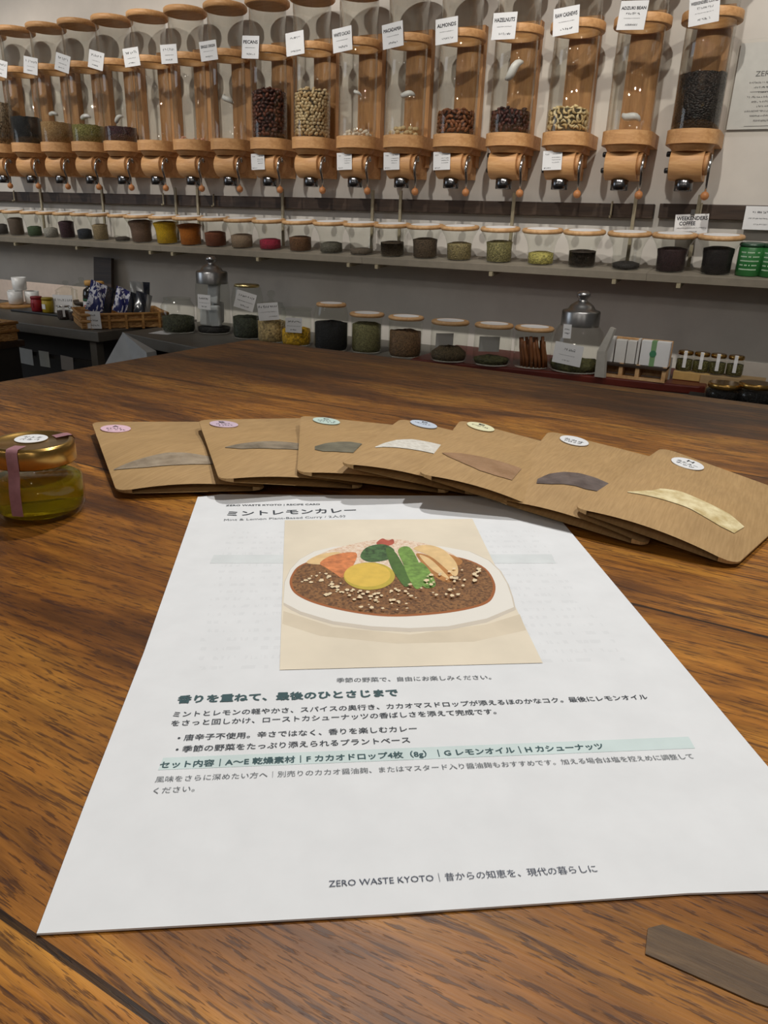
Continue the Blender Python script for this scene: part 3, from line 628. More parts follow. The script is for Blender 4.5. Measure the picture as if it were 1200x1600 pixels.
fill('black_seeds', 'jet black seeds filling a third of the dispenser near the left end', 'seeds', 1, zat(1, 181), grain('black_seed', [(14, 15, 18), (26, 28, 32), (38, 42, 46)], 500, .5), 2)
fill('tan_grain', 'small tan grains in the dispenser right of the black seeds', 'grain', 2, zat(2, 190), grain('tan_grain', [(150, 112, 66), (190, 150, 98), (206, 172, 122)], 420, .6), 3)
fill('green_beans', 'small yellow-green beans in a dispenser of the left half', 'beans', 3, zat(3, 194), grain('green_bean', [(104, 98, 46), (150, 144, 76), (176, 168, 104)], 330, .5), 4)
fill('purple_beans', 'dark purple beans in the dispenser right of the green beans', 'beans', 4, zat(4, 197), grain('purple_bean', [(40, 20, 26), (64, 34, 42), (86, 50, 58)], 260, .4), 5)
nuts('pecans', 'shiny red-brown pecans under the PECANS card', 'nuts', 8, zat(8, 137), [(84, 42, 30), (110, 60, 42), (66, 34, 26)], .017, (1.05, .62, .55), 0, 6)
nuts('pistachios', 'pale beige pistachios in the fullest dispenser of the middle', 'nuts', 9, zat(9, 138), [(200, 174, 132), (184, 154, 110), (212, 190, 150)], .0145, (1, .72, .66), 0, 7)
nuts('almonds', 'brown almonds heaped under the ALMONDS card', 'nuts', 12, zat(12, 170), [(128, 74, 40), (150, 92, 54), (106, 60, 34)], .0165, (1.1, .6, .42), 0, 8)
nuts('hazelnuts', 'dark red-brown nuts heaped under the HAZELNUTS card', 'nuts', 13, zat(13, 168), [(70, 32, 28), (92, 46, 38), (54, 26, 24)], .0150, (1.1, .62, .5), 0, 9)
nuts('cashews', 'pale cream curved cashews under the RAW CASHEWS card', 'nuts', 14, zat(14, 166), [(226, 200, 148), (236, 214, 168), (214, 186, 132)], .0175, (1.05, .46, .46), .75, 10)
fill('coffee_beans', 'dark coffee filling most of the rightmost dispenser', 'coffee', 16, zat(16, 110), grain('coffee_bean', [(18, 13, 12), (36, 28, 25), (54, 43, 38)], 170, .5, (1, 1, 1.6)), 11)
few('white_cacao_pieces', 'few white cacao pieces in the bottom under the WHITE CACAO card', 'cacao', 10, 26, (232, 222, 204), .014, 12)
few('macadamia_nuts', 'few pale macadamia nuts in the bottom under the MACADAMIA card', 'nuts', 11, 24, (220, 196, 150), .016, 13)
few('pink_crumbs', 'few pinkish crumbs in the bottom of a nearly empty dispenser', 'crumbs', 6, 16, (222, 170, 150), .008, 14)
# small white packets showing inside some dispensers
for i, px, py, ro, sc_, where in ((2, 86, 178, 24, .9, 'above the tan grains'), (3, 135, 183, 14, 1, 'above the green beans'), (4, 190, 186, -14, .9, 'above the purple beans'), (7, 356, 155, 50, 1, 'in the empty dispenser left of the pecans'),
        (10, 559, 145, 48, .6, 'under the WHITE CACAO card'), (11, 637, 148, 18, 1, 'under the MACADAMIA card'), (13, 803, 110, -30, 1.35, 'under the HAZELNUTS card'), (15, 986, 183, 30, 1.1, 'low in the ADZUKI BEAN dispenser')):
    p = at_y(px, py, DY - .03); m_ = MB(); pts = []; rs_ = []
    for q in range(9):
        s_ = q / 8 - .5; pts.append((s_ * .042 * sc_, .012 * (1 - 4 * s_ * s_) * -1, .006 * math.sin(s_ * 5) * sc_)); rs_.append(max(.0012, .0085 * sc_ * math.sqrt(max(.02, 1 - 3.6 * s_ * s_))))
    m_.tube(pts, rs_, 10); xx = max(DX[i] - .026, min(DX[i] + .026, p.x))
    o = m_.obj('white_packet', M_porc, None, (xx, DY - .026, p.z), (0, math.radians(ro), 0)); tag(o, 'small white packet against the glass ' + where, 'packet', 'white packets inside the dispensers')
# ------------------------------------------------------------------ battens, brackets and the jar shelf
r0 = MB().box((0, 0, 0), (2.96, .024, .037)); b0 = r0.obj('wall_batten', M_darkwood, None, (-1.56, -.012, 1.118), bevel=.002); tag(b0, 'long dark wooden batten on the wall under the dispensers, left of the gap', 'batten', 'dark battens under the dispensers')
b1 = MB().box((0, 0, 0), (.95, .024, .037)).obj('wall_batten', M_darkwood, None, (-.066 + .475, -.012, 1.120), bevel=.002); tag(b1, 'dark wooden batten on the wall below the coffee dispenser at right', 'batten', 'dark battens under the dispensers')
ZS = .966; SF = -.175; TI = math.radians(5); JY = SF + .062; JZ = ZS + .062 * math.tan(TI)
bx = [at_y(x, 340, -.004).x for x in (75, 170, 283, 317, 448, 587, 630, 804.5, 992, 1090)]
cuts = [-3.6, at_y(300, 340, 0).x, at_y(608, 340, 0).x, at_y(1040, 340, 0).x, 1.1]
shl = ['leftmost grey shelf board carrying small spice jars', 'grey shelf board carrying the yellow, orange and red spice jars', 'grey shelf board carrying the herb jars right of the middle', 'grey shelf board carrying the green tins at the right end']
for q in range(4):
    o = MB().box(((cuts[q + 1] - cuts[q]) / 2, -SF / 2 - .003, -.010), (cuts[q + 1] - cuts[q] - .0002, -SF - .008, .020)).obj('shelf_board', M_shelf, None, (cuts[q], SF, ZS), (TI, 0, 0), bevel=.001); tag(o, shl[q], 'shelf', 'grey boards of the jar shelf')
br0 = None; where = ['first from the left', 'second from the left', 'left one of the pair below the purple beans', 'right one of that pair below the empty dispensers', 'below the pistachio dispenser', 'left one of the pair right of the middle', 'right one of the pair right of the middle', 'below the cashew dispenser', 'below the ADZUKI BEAN dispenser', 'behind the clipped coffee sign']
for q, x in enumerate(bx):
    r_ = thing('shelf_bracket', 'pale steel shelf bracket, ' + where[q], 'bracket', (x, 0, ZS), 0, 'steel brackets of the jar shelf')
    if br0 is None:
        br0 = (MB().box((0, -.027, .105), (.009, .006, .18)).mesh('upright', M_bracket), MB().box((0, -SF / 2 - .006, -.026), (.010, -SF - .002, .011), 0, Matrix.Translation((0, SF, 0)) @ Matrix.Rotation(TI, 4, 'X')).mesh('arm', M_bracket))
    link('upright', br0[0], r_); link('arm', br0[1], r_)
hk = None
for q, x in enumerate((25, 257, 335, 957, 1097)):
    p = at_y(x, 318, -.026)
    if hk is None: hk = MB().tube([(0, 0, .022), (0, -.003, .019), (0, -.003, -.014), (0, -.009, -.02), (0, -.013, -.014)], .0028, 8).mesh('batten_hook', M_bracket)
    o = link('batten_hook', hk, None, (p.x, -.0275, 1.118)); tag(o, 'small pale metal hook on the dark batten, ' + ('first from the left', 'below the purple bean dispenser', 'left of the pecan dispenser', 'right of the cashew dispenser', 'above the clipped coffee sign')[q], 'hook', 'hooks on the batten')
# spice jars
def tulip(s_=1.0):
    return [(.0, .001), (.034 * s_, .001), (.036 * s_, .004), (.0368 * s_, .04), (.0385 * s_, .052), (.044 * s_, .066), (.0505 * s_, .077), (.053 * s_, .083)]
JM = {}
for key, s_ in (('big', 1.0), ('small', .76)):
    JM[key] = (MB().lathe(tulip(s_), 40, caps=False).mesh('glass_body', M_thick), MB().cyl((0, 0, .083), .0565 * s_, .011, 40, bev=.003).mesh('lid', M_lid), MB().cyl((0, 0, .094), .043 * s_, .0006, 32, bev=.0002).mesh('lid_sticker', M_white))
GR = lambda n, c, sc=600: grain(n, [tuple(int(v * .75) for v in c), c, tuple(min(255, int(v * 1.2)) for v in c)], sc, .75, bmp=.5)
jars = [(3, 'small', .45, (74, 68, 66), 600, 'dark grey', 'grey powder'), (28, 'small', .80, (112, 96, 84), 900, 'grey-brown', 'powder'), (56, 'small', .42, (60, 78, 52), 500, 'dark green', 'herb'), (81, 'small', .38, (150, 146, 138), 700, 'pale grey', 'powder'),
 (107, 'small', .74, (66, 42, 50), 400, 'dark purple', 'berries'), (134, 'small', .40, (34, 38, 46), 400, 'navy black', 'seeds'), (159, 'small', .66, (158, 138, 104), 600, 'beige', 'grain'), (192, 'small', .12, (58, 48, 42), 400, 'almost no brown', 'crumbs'),
 (223, 'big', .92, (118, 92, 76), 900, 'grey-brown layered', 'powder'), (262, 'big', .90, (206, 164, 14), 1200, 'bright yellow', 'powder'), (299, 'big', .84, (184, 104, 18), 1200, 'orange', 'powder'), (338, 'big', .56, (122, 66, 40), 1000, 'rust red', 'powder'),
 (379, 'big', .50, (140, 118, 96), 900, 'grey-beige', 'powder'), (423, 'big', .36, (142, 24, 52), 500, 'magenta red', 'petals'), (470, 'big', .52, (110, 76, 50), 500, 'brown', 'seeds'), (518, 'big', .34, (84, 80, 70), 350, 'dark olive', 'leaves'),
 (565, 'big', .16, (92, 80, 68), 500, 'a low layer of brown', 'seeds'), (613, 'big', .48, (96, 82, 66), 400, 'brown', 'leaves'), (664, 'big', .66, (92, 76, 60), 350, 'dark brown', 'grains'), (717, 'big', .56, (140, 126, 88), 350, 'tan', 'herbs'),
 (779, 'big', .68, (140, 132, 88), 300, 'tan-green', 'herbs'), (844, 'big', .36, (158, 148, 80), 200, 'yellow-green', 'flowers'), (908, 'big', .48, (66, 56, 48), 160, 'curled black-brown', 'leaves'), (977, 'big', .16, (38, 34, 32), 200, 'a little black', 'peel'), (1046, 'big', .70, (56, 36, 38), 500, 'dark purple-brown', 'berries'), (1117, 'big', .78, (34, 27, 27), 500, 'nearly black', 'coffee')]
def ygrid(x): return 372 + .0543 * x - 6
for q, (px, kind, lv_, col, sc_, look, what) in enumerate(jars):
    s_ = 1.0 if kind == 'big' else .76; p = at_y(px, ygrid(px), JY)
    extra = ', at the left edge' if q == 0 else ''
    ph = look + ' ' + what
    r_ = thing('spice_jar', ('flared glass jar with wooden lid holding ' + ph + extra), 'jar', (p.x, JY, JZ), 0, 'flared spice jars on the grey shelf'); r_.rotation_euler = (TI, 0, 0)
    link('glass_body', JM[kind][0], r_); lo = link('lid', JM[kind][1], r_); link('lid_sticker', JM[kind][2], lo)
    pr_ = tulip(s_); top = .004 + lv_ * .076; prof = [(0, .003)] + [(r - .0012, z + (.002 if z < .002 else 0)) for r, z in pr_[1:] if z < top]; rl = prof[-1][0]; prof += [(rl, top - .002), (rl * .6, top + .002), (0, top + .003)]
    o = MB().lathe(prof, 28, caps=False).obj('spice_fill', GR('spice_%02d' % q, col, sc_), None, (p.x, JY, JZ), (TI, 0, 0)); tag(o, ph + ' inside a flared jar on the grey shelf' + extra, 'spice', None, 'stuff')
tn = None
for q, px in enumerate((1163, 1199)):
    p = at_y(px, 428, -.11)
    r_ = thing('green_tin', ('green tin with white lettering right of the last spice jar', 'green tin cut by the right edge of the picture')[q], 'tin', (p.x + .007, JY, JZ), 0, 'green tins on the shelf'); r_.rotation_euler = (TI, 0, 0)
    if tn is None:
        Mg = plain('green_tin_paint', (46, 112, 56), .35, .06, 20); tn = (MB().cyl((0, 0, .001), .0300, .068, 36).mesh('tin_body', Mg), MB().cyl((0, 0, .069), .0305, .009, 36, bev=.003).mesh('lid', plain('dark_green_lid', (40, 72, 52), .35, .05)))
        lt = MB()
        for qq in range(5):
            z_ = .016 + qq * .010
            for a in range(14):
                if random.random() < .8:
                    an = -PI / 2 + (a - 7) * .11; lt.add([(.0303 * math.cos(an + d_), .0303 * math.sin(an + d_), z_ + e_) for d_, e_ in ((0, 0), (.08, 0), (.08, .003), (0, .003))], [(0, 1, 2, 3)])
        ltm = lt.mesh('lettering', plain('white_print', (190, 214, 186), .6))
    link('tin_body', tn[0], r_); link('lid', tn[1], r_); link('lettering', ltm, r_)
# signs on the wall at right
sg = card(None, 'clipped_sign', tuple(at_y(1080, 350, -.058)), .082, .048, [('WEEKENDERS', .70, .20, .05, .97), ('COFFEE', .44, .20, .14, .62), (None, .26, .07, .05, .95), (None, .06, .08, .3, .7)], 0, math.radians(-3), 0, seed=91, label='white handwritten sign WEEKENDERS COFFEE clipped above the last jars', cat='sign')
MB().box((0, -.002, .028), (.010, .006, .014)).obj('clip', M_chrome, sg)
card(None, 'small_notice', tuple(at_y(1196, 341, -.028)), .100, .056, [(None, .70, .10, .18, .7), (None, .45, .06, .1, .9), (None, .2, .06, .25, .6)], 0, 0, 0, seed=92, label='small white notice on the batten at the right edge', cat='notice')
nb = thing('framed_notice', 'white notice in clear plastic on the wall right of the coffee dispenser', 'notice', (.165, -.006, 1.41))
MB().box((0, 0, 0), (.20, .001, .19)).obj('sheet', plain('notice_paper', (206, 204, 200), .7, .02), nb)
tb = MB(); M2 = Matrix.Translation((0, -.0012, 0)) @ UP
text_mb(tb, 'ZERO WASTE', (-.055, .022), (.055, .022), M=M2, h=.016)
for q in range(9): scribble(tb, -.065 + .012 * (q % 3), .075, .006 - q * .0105, .0045, 0, M2, wd=.0009, seed=200 + q)
tb.lathe([(.0135, 0), (.0145, 0)], 28, (.0, .062, 0), 0, M2, caps=False); tb.box((0, -.012, 0), (.12, .0008, .0002), 0, M2); tb.box((0, -.088, 0), (.12, .0008, .0002), 0, M2)
tb.obj('lettering', plain('grey_ink', (90, 88, 86), .7), nb)
M_film = glass('soft_plastic_film', (.96, .96, .95), .3, .02)
M_film.node_tree.nodes['Glossy BSDF'].inputs['Roughness'].default_value = .45
MB().box((0, -.004, 0), (.215, .002, .205)).obj('plastic_cover', M_film, nb)
# ------------------------------------------------------------------ counters along the wall
ZA = .70
ca = thing('counter', 'dark grey metal counter at left carrying cups, tins and the bamboo basket', 'counter', (-2.65, 0, 0))
MB().box((0, -.262, ZA - .016), (1.92, .484, .032)).obj('worktop', M_steel, ca, bevel=.002)
for x in (-.94, .90):
    for y in (-.06, -.46): MB().box((x, y, (ZA - .034) / 2), (.03, .03, ZA - .034)).obj('leg', M_steel, ca)
MB().box((-.03, -.18, .36), (1.76, .24, .6)).obj('cabinet', M_dark, ca)
MB().box((-.03, -.455, .585), (1.80, .008, .012)).obj('front_rail', M_dark, ca)
cb = thing('counter', 'dark grey counter under the big glass jars, partly hidden by the table', 'counter', (-1.64, 0, 0))
MB().prism([(0, -.02), (0, -.45), (.2, -.50), (.75, -.62), (2.7, -.62), (2.7, -.02)], ZA - .034, ZA).obj('worktop', M_steel, cb, bevel=.002)
for x, y in ((.03, -.06), (.06, -.42), (2.66, -.06), (2.66, -.58)): MB().box((x, y, (ZA - .036) / 2), (.03, .03, ZA - .036)).obj('leg', M_steel, cb)
MB().box((1.35, -.18, .33), (2.5, .25, .62)).obj('cabinet', M_dark, cb)
cd_ = None
for q, (x, y, w_, h_) in enumerate(((20, 553, .066, .058), (41.5, 557, .066, .056), (69.5, 561, .05, .055), (105, 568, .06, .05))):
    p = at_y(x, y, -.468)
    lb = ('grey-white tag hanging under the left counter, nearest the left edge', 'white tag hanging under the left counter, second from the left edge', 'narrow white tag hanging under the left counter', 'pale tag under the counter just above the table edge')[q]
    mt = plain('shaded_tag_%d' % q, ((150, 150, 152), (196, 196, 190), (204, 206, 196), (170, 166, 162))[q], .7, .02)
    o = MB().box((0, 0, 0), (w_, .0012, h_)).obj('hanging_tag', mt, None, tuple(p), (0, math.radians((4, 2, 0, 3)[q]), 0)); tag(o, lb, 'tag', 'tags under the left counter')
st_ = thing('low_bench', 'dark low bench under the counter, mostly hidden by the table', 'bench', (-1.28, -.62, 0))
MB().box((0, 0, .47), (.5, .16, .02)).obj('bench_top', M_dark, st_)
for x in (-.22, .22): MB().box((x, 0, .23), (.03, .12, .46)).obj('leg', M_dark, st_)
P3 = [at_y(192, 519, -.60), at_y(229, 551, -.63), at_y(166, 566, -.63)]
d0 = (P3[2] - P3[0]) * (.48 - P3[2].z) / (P3[2].z - P3[0].z) + P3[2] - (P3[2] - P3[0]) * 0
lo_l = P3[0] + (P3[2] - P3[0]) * ((P3[0].z - .482) / (P3[0].z - P3[2].z)); lo_r = P3[1] + (Vector((.02, 0, -1))) * (P3[1].z - .482)
m_ = MB(); ap = P3[0]; rear = Vector((.0, .05, 0))
m_.add([ap, P3[1], lo_r, lo_l, ap + Vector((.01, .03, -.02)), lo_r + rear, lo_l + rear, P3[1] + rear * .8], [(0, 3, 2, 1), (0, 4, 6, 3), (0, 1, 7, 4), (1, 2, 5, 7), (3, 6, 5, 2), (4, 7, 5, 6)])
o = m_.obj('paper_wrap', plain('wrap_paper', (186, 190, 192), .7, .04, 25, bmp=.2)); tag(o, 'white folded pointed paper wrap standing in front of the counter by the table edge', 'paper')
o = MB().prism([(p.x, p.y) for p in (at_z(232, 521, ZA), at_z(252, 517, ZA), at_z(283, 519, ZA), at_z(262, 523, ZA))], ZA + .0003, ZA + .001).obj('loose_paper', M_white); tag(o, 'small white paper slip lying flat on the grey counter', 'paper')
# --- left cluster
def wl_(x, y, z): p = at_z(x, y, z); return p
bp = MB().box((0, 0, 0), (.60, .012, .085)).obj('backing_board', plain('beige_board', (206, 188, 174), .7, .03), None, (-2.50, -.065, ZA + .044), (math.radians(-8), 0, 0)); tag(bp, 'long pale beige board leaning on the wall behind the white cups', 'board')
db = MB().box((0, 0, 0), (.095, .014, .20)).obj('dark_board', M_darkwood, None, (-2.135, -.045, ZA + .103), (math.radians(-7), 0, 0)); tag(db, 'upright dark wooden board leaning on the wall behind the blue snack bags', 'board')
pl_ = wl_(33, 480, ZA); o = MB().cyl((0, 0, 0), .085, .014, 40, bev=.004).obj('wooden_plate', M_bamboo, None, (pl_.x, pl_.y, ZA)); tag(o, 'round wooden plate under the white cups', 'plate')
cup = MB().lathe([(0, .001), (.022, .001), (.026, .004), (.0275, .05), (.0262, .05), (.025, .006), (0, .005)], 28, caps=False).mesh('white_cup', M_porc)
cps = [(-.036, .012, 0, 'left one of the three lower ones'), (.012, -.03, 0, 'front one of the three lower ones'), (.040, .026, 0, 'right one of the three lower ones'), (.008, .0, .052, 'topmost of the stack')]
for x, y, z, lb in cps:
    o = link('white_cup', cup, None, (pl_.x + x, pl_.y + y, ZA + .0145 + z)); tag(o, 'white cup on the wooden plate at left, ' + lb, 'cup', 'white cups on the wooden plate')
p = wl_(70, 489, ZA); o = MB().box((0, 0, .004), (.26, .10, .008)).obj('black_tray', M_black, None, (p.x, p.y, ZA), bevel=.002); tag(o, 'flat black tray under the red and yellow tins', 'tray'); TZ = ZA + .008
for x, y, col, nm, rot in ((59, 486, (152, 26, 38), 'red', -6), (76, 488, (176, 150, 34), 'yellow', 5)):
    p = wl_(x, y, TZ); r_ = thing('small_tin', 'small %s tin standing on the black tray' % nm, 'tin', (p.x, p.y, TZ + .0003), math.radians(rot), 'small tins on the black tray')
    MB().cyl((0, 0, 0), .0205, .044, 28, bev=.002).obj('tin_body', plain(nm + '_tin_paint', col, .45, .05), r_); MB().cyl((0, 0, .0442), .0212, .010, 28, bev=.002).obj('lid', plain(nm + '_lid_paint', tuple(int(c * .85) for c in col), .45, .05), r_)
    MB().box((0, -.0207, .022), (.016, .001, .018)).obj('label', M_white if nm == 'yellow' else plain('red_label', (130, 24, 32), .6), r_)
p = wl_(100, 492, ZA); sg2 = card(None, 'standing_sign', (p.x, p.y, ZA + .037), .075, .072, [(None, .66, .16, .1, .9), (None, .4, .06, .12, .9), (None, .18, .06, .2, .8)], math.radians(25), 0, math.radians(-8), seed=301, label='white sign with black handwriting standing behind two small dark jars', cat='sign')
def small_jar(name, label, loc, r, h, fillc, lidm, tape=True, group=None, lid_h=.012, filltop=.9):
    q = thing(name, label, 'jar', loc, 0, group)
    MB().lathe([(0, .0006), (r * .9, .0006), (r, .004), (r, h * .78), (r * .86, h * .9), (r * .86, h)], 28, caps=False).obj('glass_body', M_thick, q)
    MB().lathe([(0, .0025), (r * .9, .0025), (r * .965, .006), (r * .965, h * .76 * filltop), (0, h * .76 * filltop + .001)], 24, caps=False).obj('jar_fill', grain(name + '_fill', [fillc, tuple(min(255, int(c * 1.35) + 8) for c in fillc)], 300, .4), q)
    MB().cyl((0, 0, h - .002), r * .93, lid_h, 28, bev=.002).obj('lid', lidm, q)
    if tape:
        a0 = math.atan2(CAM.y - loc[1], CAM.x - loc[0]); rr_ = r + .0006; wd_ = .008; mm = MB(); vs = []
        for (ra, z) in ((rr_, h * .25), (rr_, h * .78), (r * .94 + .0006, h * .95), (r * .94 + .0006, h + lid_h - .002), (r * .5, h + lid_h - .0012)):
            for sgn in (-1, 1): vs.append((ra * math.cos(a0) - sgn * wd_ / 2 * math.sin(a0), ra * math.sin(a0) + sgn * wd_ / 2 * math.cos(a0), z))
        mm.add(vs, [(k * 2, k * 2 + 1, k * 2 + 3, k * 2 + 2) for k in range(4)]).obj('paper_tape', M_white, q)
    return q
for x, y, lb in ((101, 499, 'small dark jar with white tape, left one of two by the standing sign'), (119, 501, 'small dark jar with white tape, right one of two by the basket')):
    p = wl_(x, y, ZA); small_jar('spread_jar', lb, (p.x, p.y, ZA), .0235, .046, (40, 24, 18), M_chrome, True, 'two small dark jars by the sign', .006)
p = wl_(122, 486, ZA); o = MB().lathe([(0, 0), (.03, 0), (.058, .022), (.062, .036), (.058, .036), (.05, .02), (0, .008)], 32, caps=False).obj('brown_bowl', plain('dark_brown_clay', (58, 38, 26), .5, .08), None, (p.x, p.y + .06, ZA + .0003)); tag(o, 'dark brown bowl behind the two small dark jars', 'bowl')
p = at_z(122, 482, ZA)
for q, (px, hh, lb) in enumerate(((131, .088, 'empty glass jar with round knob lid beside the dark bottles'), (106, .070, 'low empty glass jar left of the knob lidded one'))):
    pb = at_y(px, 478, -.16); r_ = thing('empty_glass_jar', lb, 'jar', (pb.x, -.16, ZA), 0, 'empty glass jars behind the counter')
    MB().lathe([(0, .001), (.038, .001), (.040, .006), (.040, hh), (.036, hh + .004)], 32, caps=False).obj('glass_body', M_thick, r_)
    MB().lathe([(.041, hh + .004), (.041, hh + .010), (.02, hh + .022), (.006, hh + .026), (.006, hh + .03), (.011, hh + .036), (.009, hh + .044), (0, hh + .046)], 28, caps=False).obj('glass_lid', M_thick, r_)
# two dark bottles
for q, (px, lb) in enumerate(((144, 'dark bottle with gold cap and white label, left one of two'), (158, 'dark bottle with gold cap and white label, right one by the snack bags'))):
    pb = at_y(px, 482, -.27); r_ = thing('dark_bottle', lb, 'bottle', (pb.x, -.27, ZA), 0, 'two dark bottles with gold caps')
    MB().lathe([(0, .0005), (.026, .0005), (.028, .003), (.028, .085), (.024, .104), (.013, .112), (.013, .120)], 28, caps=False).obj('bottle_body', plain('dark_bottle_glass', (22, 17, 15), .12, .03, 10, spec=.8), r_)
    MB().cyl((0, 0, .1185), .0185, .018, 28, bev=.003).obj('cap', plain('gold_cap_paper', (200, 154, 84), .5, .08), r_)
    MB().lathe([(.0285, .010), (.0287, .012), (.0287, .062), (.0285, .064)], 28, caps=False).obj('label', M_white, r_)
    MB().lathe([(.0284, .066), (.0288, .068), (.0284, .074)], 28, caps=False).obj('neck_band', plain('green_band', (44, 92, 62), .6), r_)
    lt = MB(); lt.box((.0, -.0291, .036), (.012, .0006, .032)); lt.obj('label_mark', plain('red_mark', (168, 44, 40), .6), r_)
# bamboo basket with blue bags
A_ = at_z(160, 514, ZA); B_ = at_z(262, 511, ZA); dirv = (B_ - A_); ang_b = math.atan2(dirv.y, dirv.x); Lb = dirv.length
bk = thing('bamboo_basket', 'shallow woven bamboo basket holding the blue snack bags', 'basket', (A_.x, A_.y, ZA), ang_b)
M_weave = grain('bamboo_weave', [(150, 104, 56), (186, 138, 82), (206, 164, 106)], 90, .6, (1, 1, 4), .6)
x0, x1, dpt = -.06, Lb, .20
for nm_, c_, d_ in (('front_wall', ((x0 + x1) / 2, .004, .024), (x1 - x0, .008, .046)), ('back_wall', ((x0 + x1) / 2, dpt, .024), (x1 - x0, .008, .046)), ('side_wall', (x0, dpt / 2, .024), (.008, dpt, .046)), ('side_wall', (x1, dpt / 2, .024), (.008, dpt, .046)), ('basket_base', ((x0 + x1) / 2, dpt / 2, .004), (x1 - x0 - .01, dpt - .01, .006))):
    MB().box(c_, d_).obj(nm_, M_weave, bk, bevel=.002)
rim = MB()
for z_ in (.047, .026): rim.tube([(x0 - .004, -.003, z_), (x1 + .004, -.003, z_), (x1 + .004, dpt + .004, z_), (x0 - .004, dpt + .004, z_), (x0 - .004, -.003, z_)], .0052, 8)
for k in range(5): rim.box((x0 + (x1 - x0) * (k + .5) / 5, -.005, .024), (.008, .006, .05))
rim.obj('rim', M_bamboo, bk)
def bag_mat(name, cols, seed):
    m, t_, b = nt(name); f = noise(t_, coord(t_, (60, 60, 30)), 1, 2, .5, 1.0); r = ramp(t_, [(.0, srgb(*cols[0])), (.50, srgb(*cols[0])), (.54, srgb(*cols[1])), (.62, srgb(*cols[1])), (.66, srgb(*cols[0]))]); t_.links.new(f, r.inputs[0]); t_.links.new(r.outputs[0], b.inputs['Base Color']); b.inputs['Roughness'].default_value = .22; b.inputs['Specular IOR Level'].default_value = .7
    return m
M_bag = bag_mat('blue_snack_print', ((30, 38, 96), (206, 210, 224)), 1); M_bag2 = plain('dark_snack_side', (38, 42, 52), .2, .1, 40, spec=.8); M_foil = plain('clear_foil', (150, 152, 152), .18, .1, 40, metal=.6)
def bag(label, loc, rz, tilt, roll, w_, h_, th, mats_, seed):
    rr_ = random.Random(seed); nx, nz = 14, 16; m_ = MB(); ph = rr_.uniform(0, 6)
    for sgn in (-1, 1):
        vs = []
        for j in range(nz + 1):
            for i in range(nx + 1):
                u, v = i / nx, j / nz; env = (math.sin(PI * u) * math.sin(PI * min(1, max(0, v)))) ** .55
                y = sgn * (th * env * .5 + .0006) + (.004 * math.sin(u * 9 + ph + v * 5) * env)
                vs.append(((u - .5) * w_ * (1 - .06 * math.sin(PI * v)), y, v * h_))
        fs = [((j * (nx + 1) + i, j * (nx + 1) + i + 1, (j + 1) * (nx + 1) + i + 1, (j + 1) * (nx + 1) + i) if sgn < 0 else (j * (nx + 1) + i, (j + 1) * (nx + 1) + i, (j + 1) * (nx + 1) + i + 1, j * (nx + 1) + i + 1)) for j in range(nz) for i in range(nx)]
        s0 = len(m_.f); m_.add(vs, fs, 0, True)
        if sgn < 0:
            for k in range(s0, len(m_.f)):
                i = (k - s0) % nx
                if i > nx * .62: m_.m[k] = 1
    o = m_.obj('snack_bag', mats_, None, loc); o.rotation_euler = (tilt, roll, rz); tag(o, label, 'bag', 'snack bags in the bamboo basket'); return o
Rb = Matrix.Rotation(ang_b, 3, 'Z')
for q, (u, v, w_, h_, tl_, ro, lb) in enumerate(((.0, .07, .088, .125, -38, 24, 'blue and white snack bag leaning in the basket, leftmost and largest'), (.082, .07, .074, .105, -38, 24, 'blue and white snack bag leaning in the middle of the basket'), (.146, .07, .058, .090, -34, 20, 'blue-grey snack bag leaning at the right end of the basket'), (.160, .150, .07, .115, -8, 4, 'dark glossy snack bag lying behind the others at the right end of the basket'))):
    p = Vector((A_.x, A_.y, ZA + .014 + .5 * w_ * math.sin(math.radians(abs(ro))) + .010)) + Rb @ Vector((u, v - .02 * 0, 0)); bag(lb, tuple(p), ang_b, math.radians(tl_), math.radians(ro), w_, h_, .024, ((M_bag, M_bag2), (M_bag, M_bag2), (M_bag2, M_foil), (M_foil, M_bag2))[q], q)
p = at_y(146, 500, A_.y - .03); card(None, 'basket_card', tuple(p), .052, .056, [(None, .72, .1, .2, .7), (None, .42, .1, .2, .8), (None, .14, .1, .3, .8)], math.radians(20), math.radians(-2), 0, seed=310, label='white price card standing in front of the bamboo basket', cat='card')
# nearer basket at the left edge
n0 = at_y(22, 500, -.62)
stn = thing('display_stand', 'dark stand at the left edge carrying a small woven basket', 'stand', (n0.x - .12, -.70, 0))
MB().box((0, 0, n0.z - .075), (.26, .2, .02)).obj('stand_top', M_darkwood, stn)
for x in (-.11, .11): MB().box((x, 0, (n0.z - .085) / 2), (.03, .16, n0.z - .085)).obj('leg', M_dark, stn)
nbk = thing('small_basket', 'small woven basket at the left edge holding a silvery bag', 'basket', (n0.x - .12, -.70, n0.z - .064))
MB().box((0, -.08, .028), (.24, .01, .055)).obj('front_wall', M_weave, nbk); MB().box((0, .08, .028), (.24, .01, .055)).obj('back_wall', M_weave, nbk)
for x in (-.117, .117): MB().box((x, 0, .028), (.01, .16, .055)).obj('side_wall', M_weave, nbk)
MB().box((0, 0, .004), (.23, .15, .006)).obj('basket_base', M_weave, nbk); rim = MB()
for z_ in (.056, .03): rim.tube([(-.124, -.086, z_), (.124, -.086, z_), (.124, .086, z_), (-.124, .086, z_), (-.124, -.086, z_)], .005, 8)
rim.obj('rim', M_bamboo, nbk)
o = MB().ball((0, 0, 0), .05, 16, 0, None, (1.7, 1.1, .55)).obj('silver_bag', M_foil, None, (n0.x - .13, -.70, n0.z - .064 + .038)); tag(o, 'silvery plastic bag lying in the small basket at the left edge', 'bag')
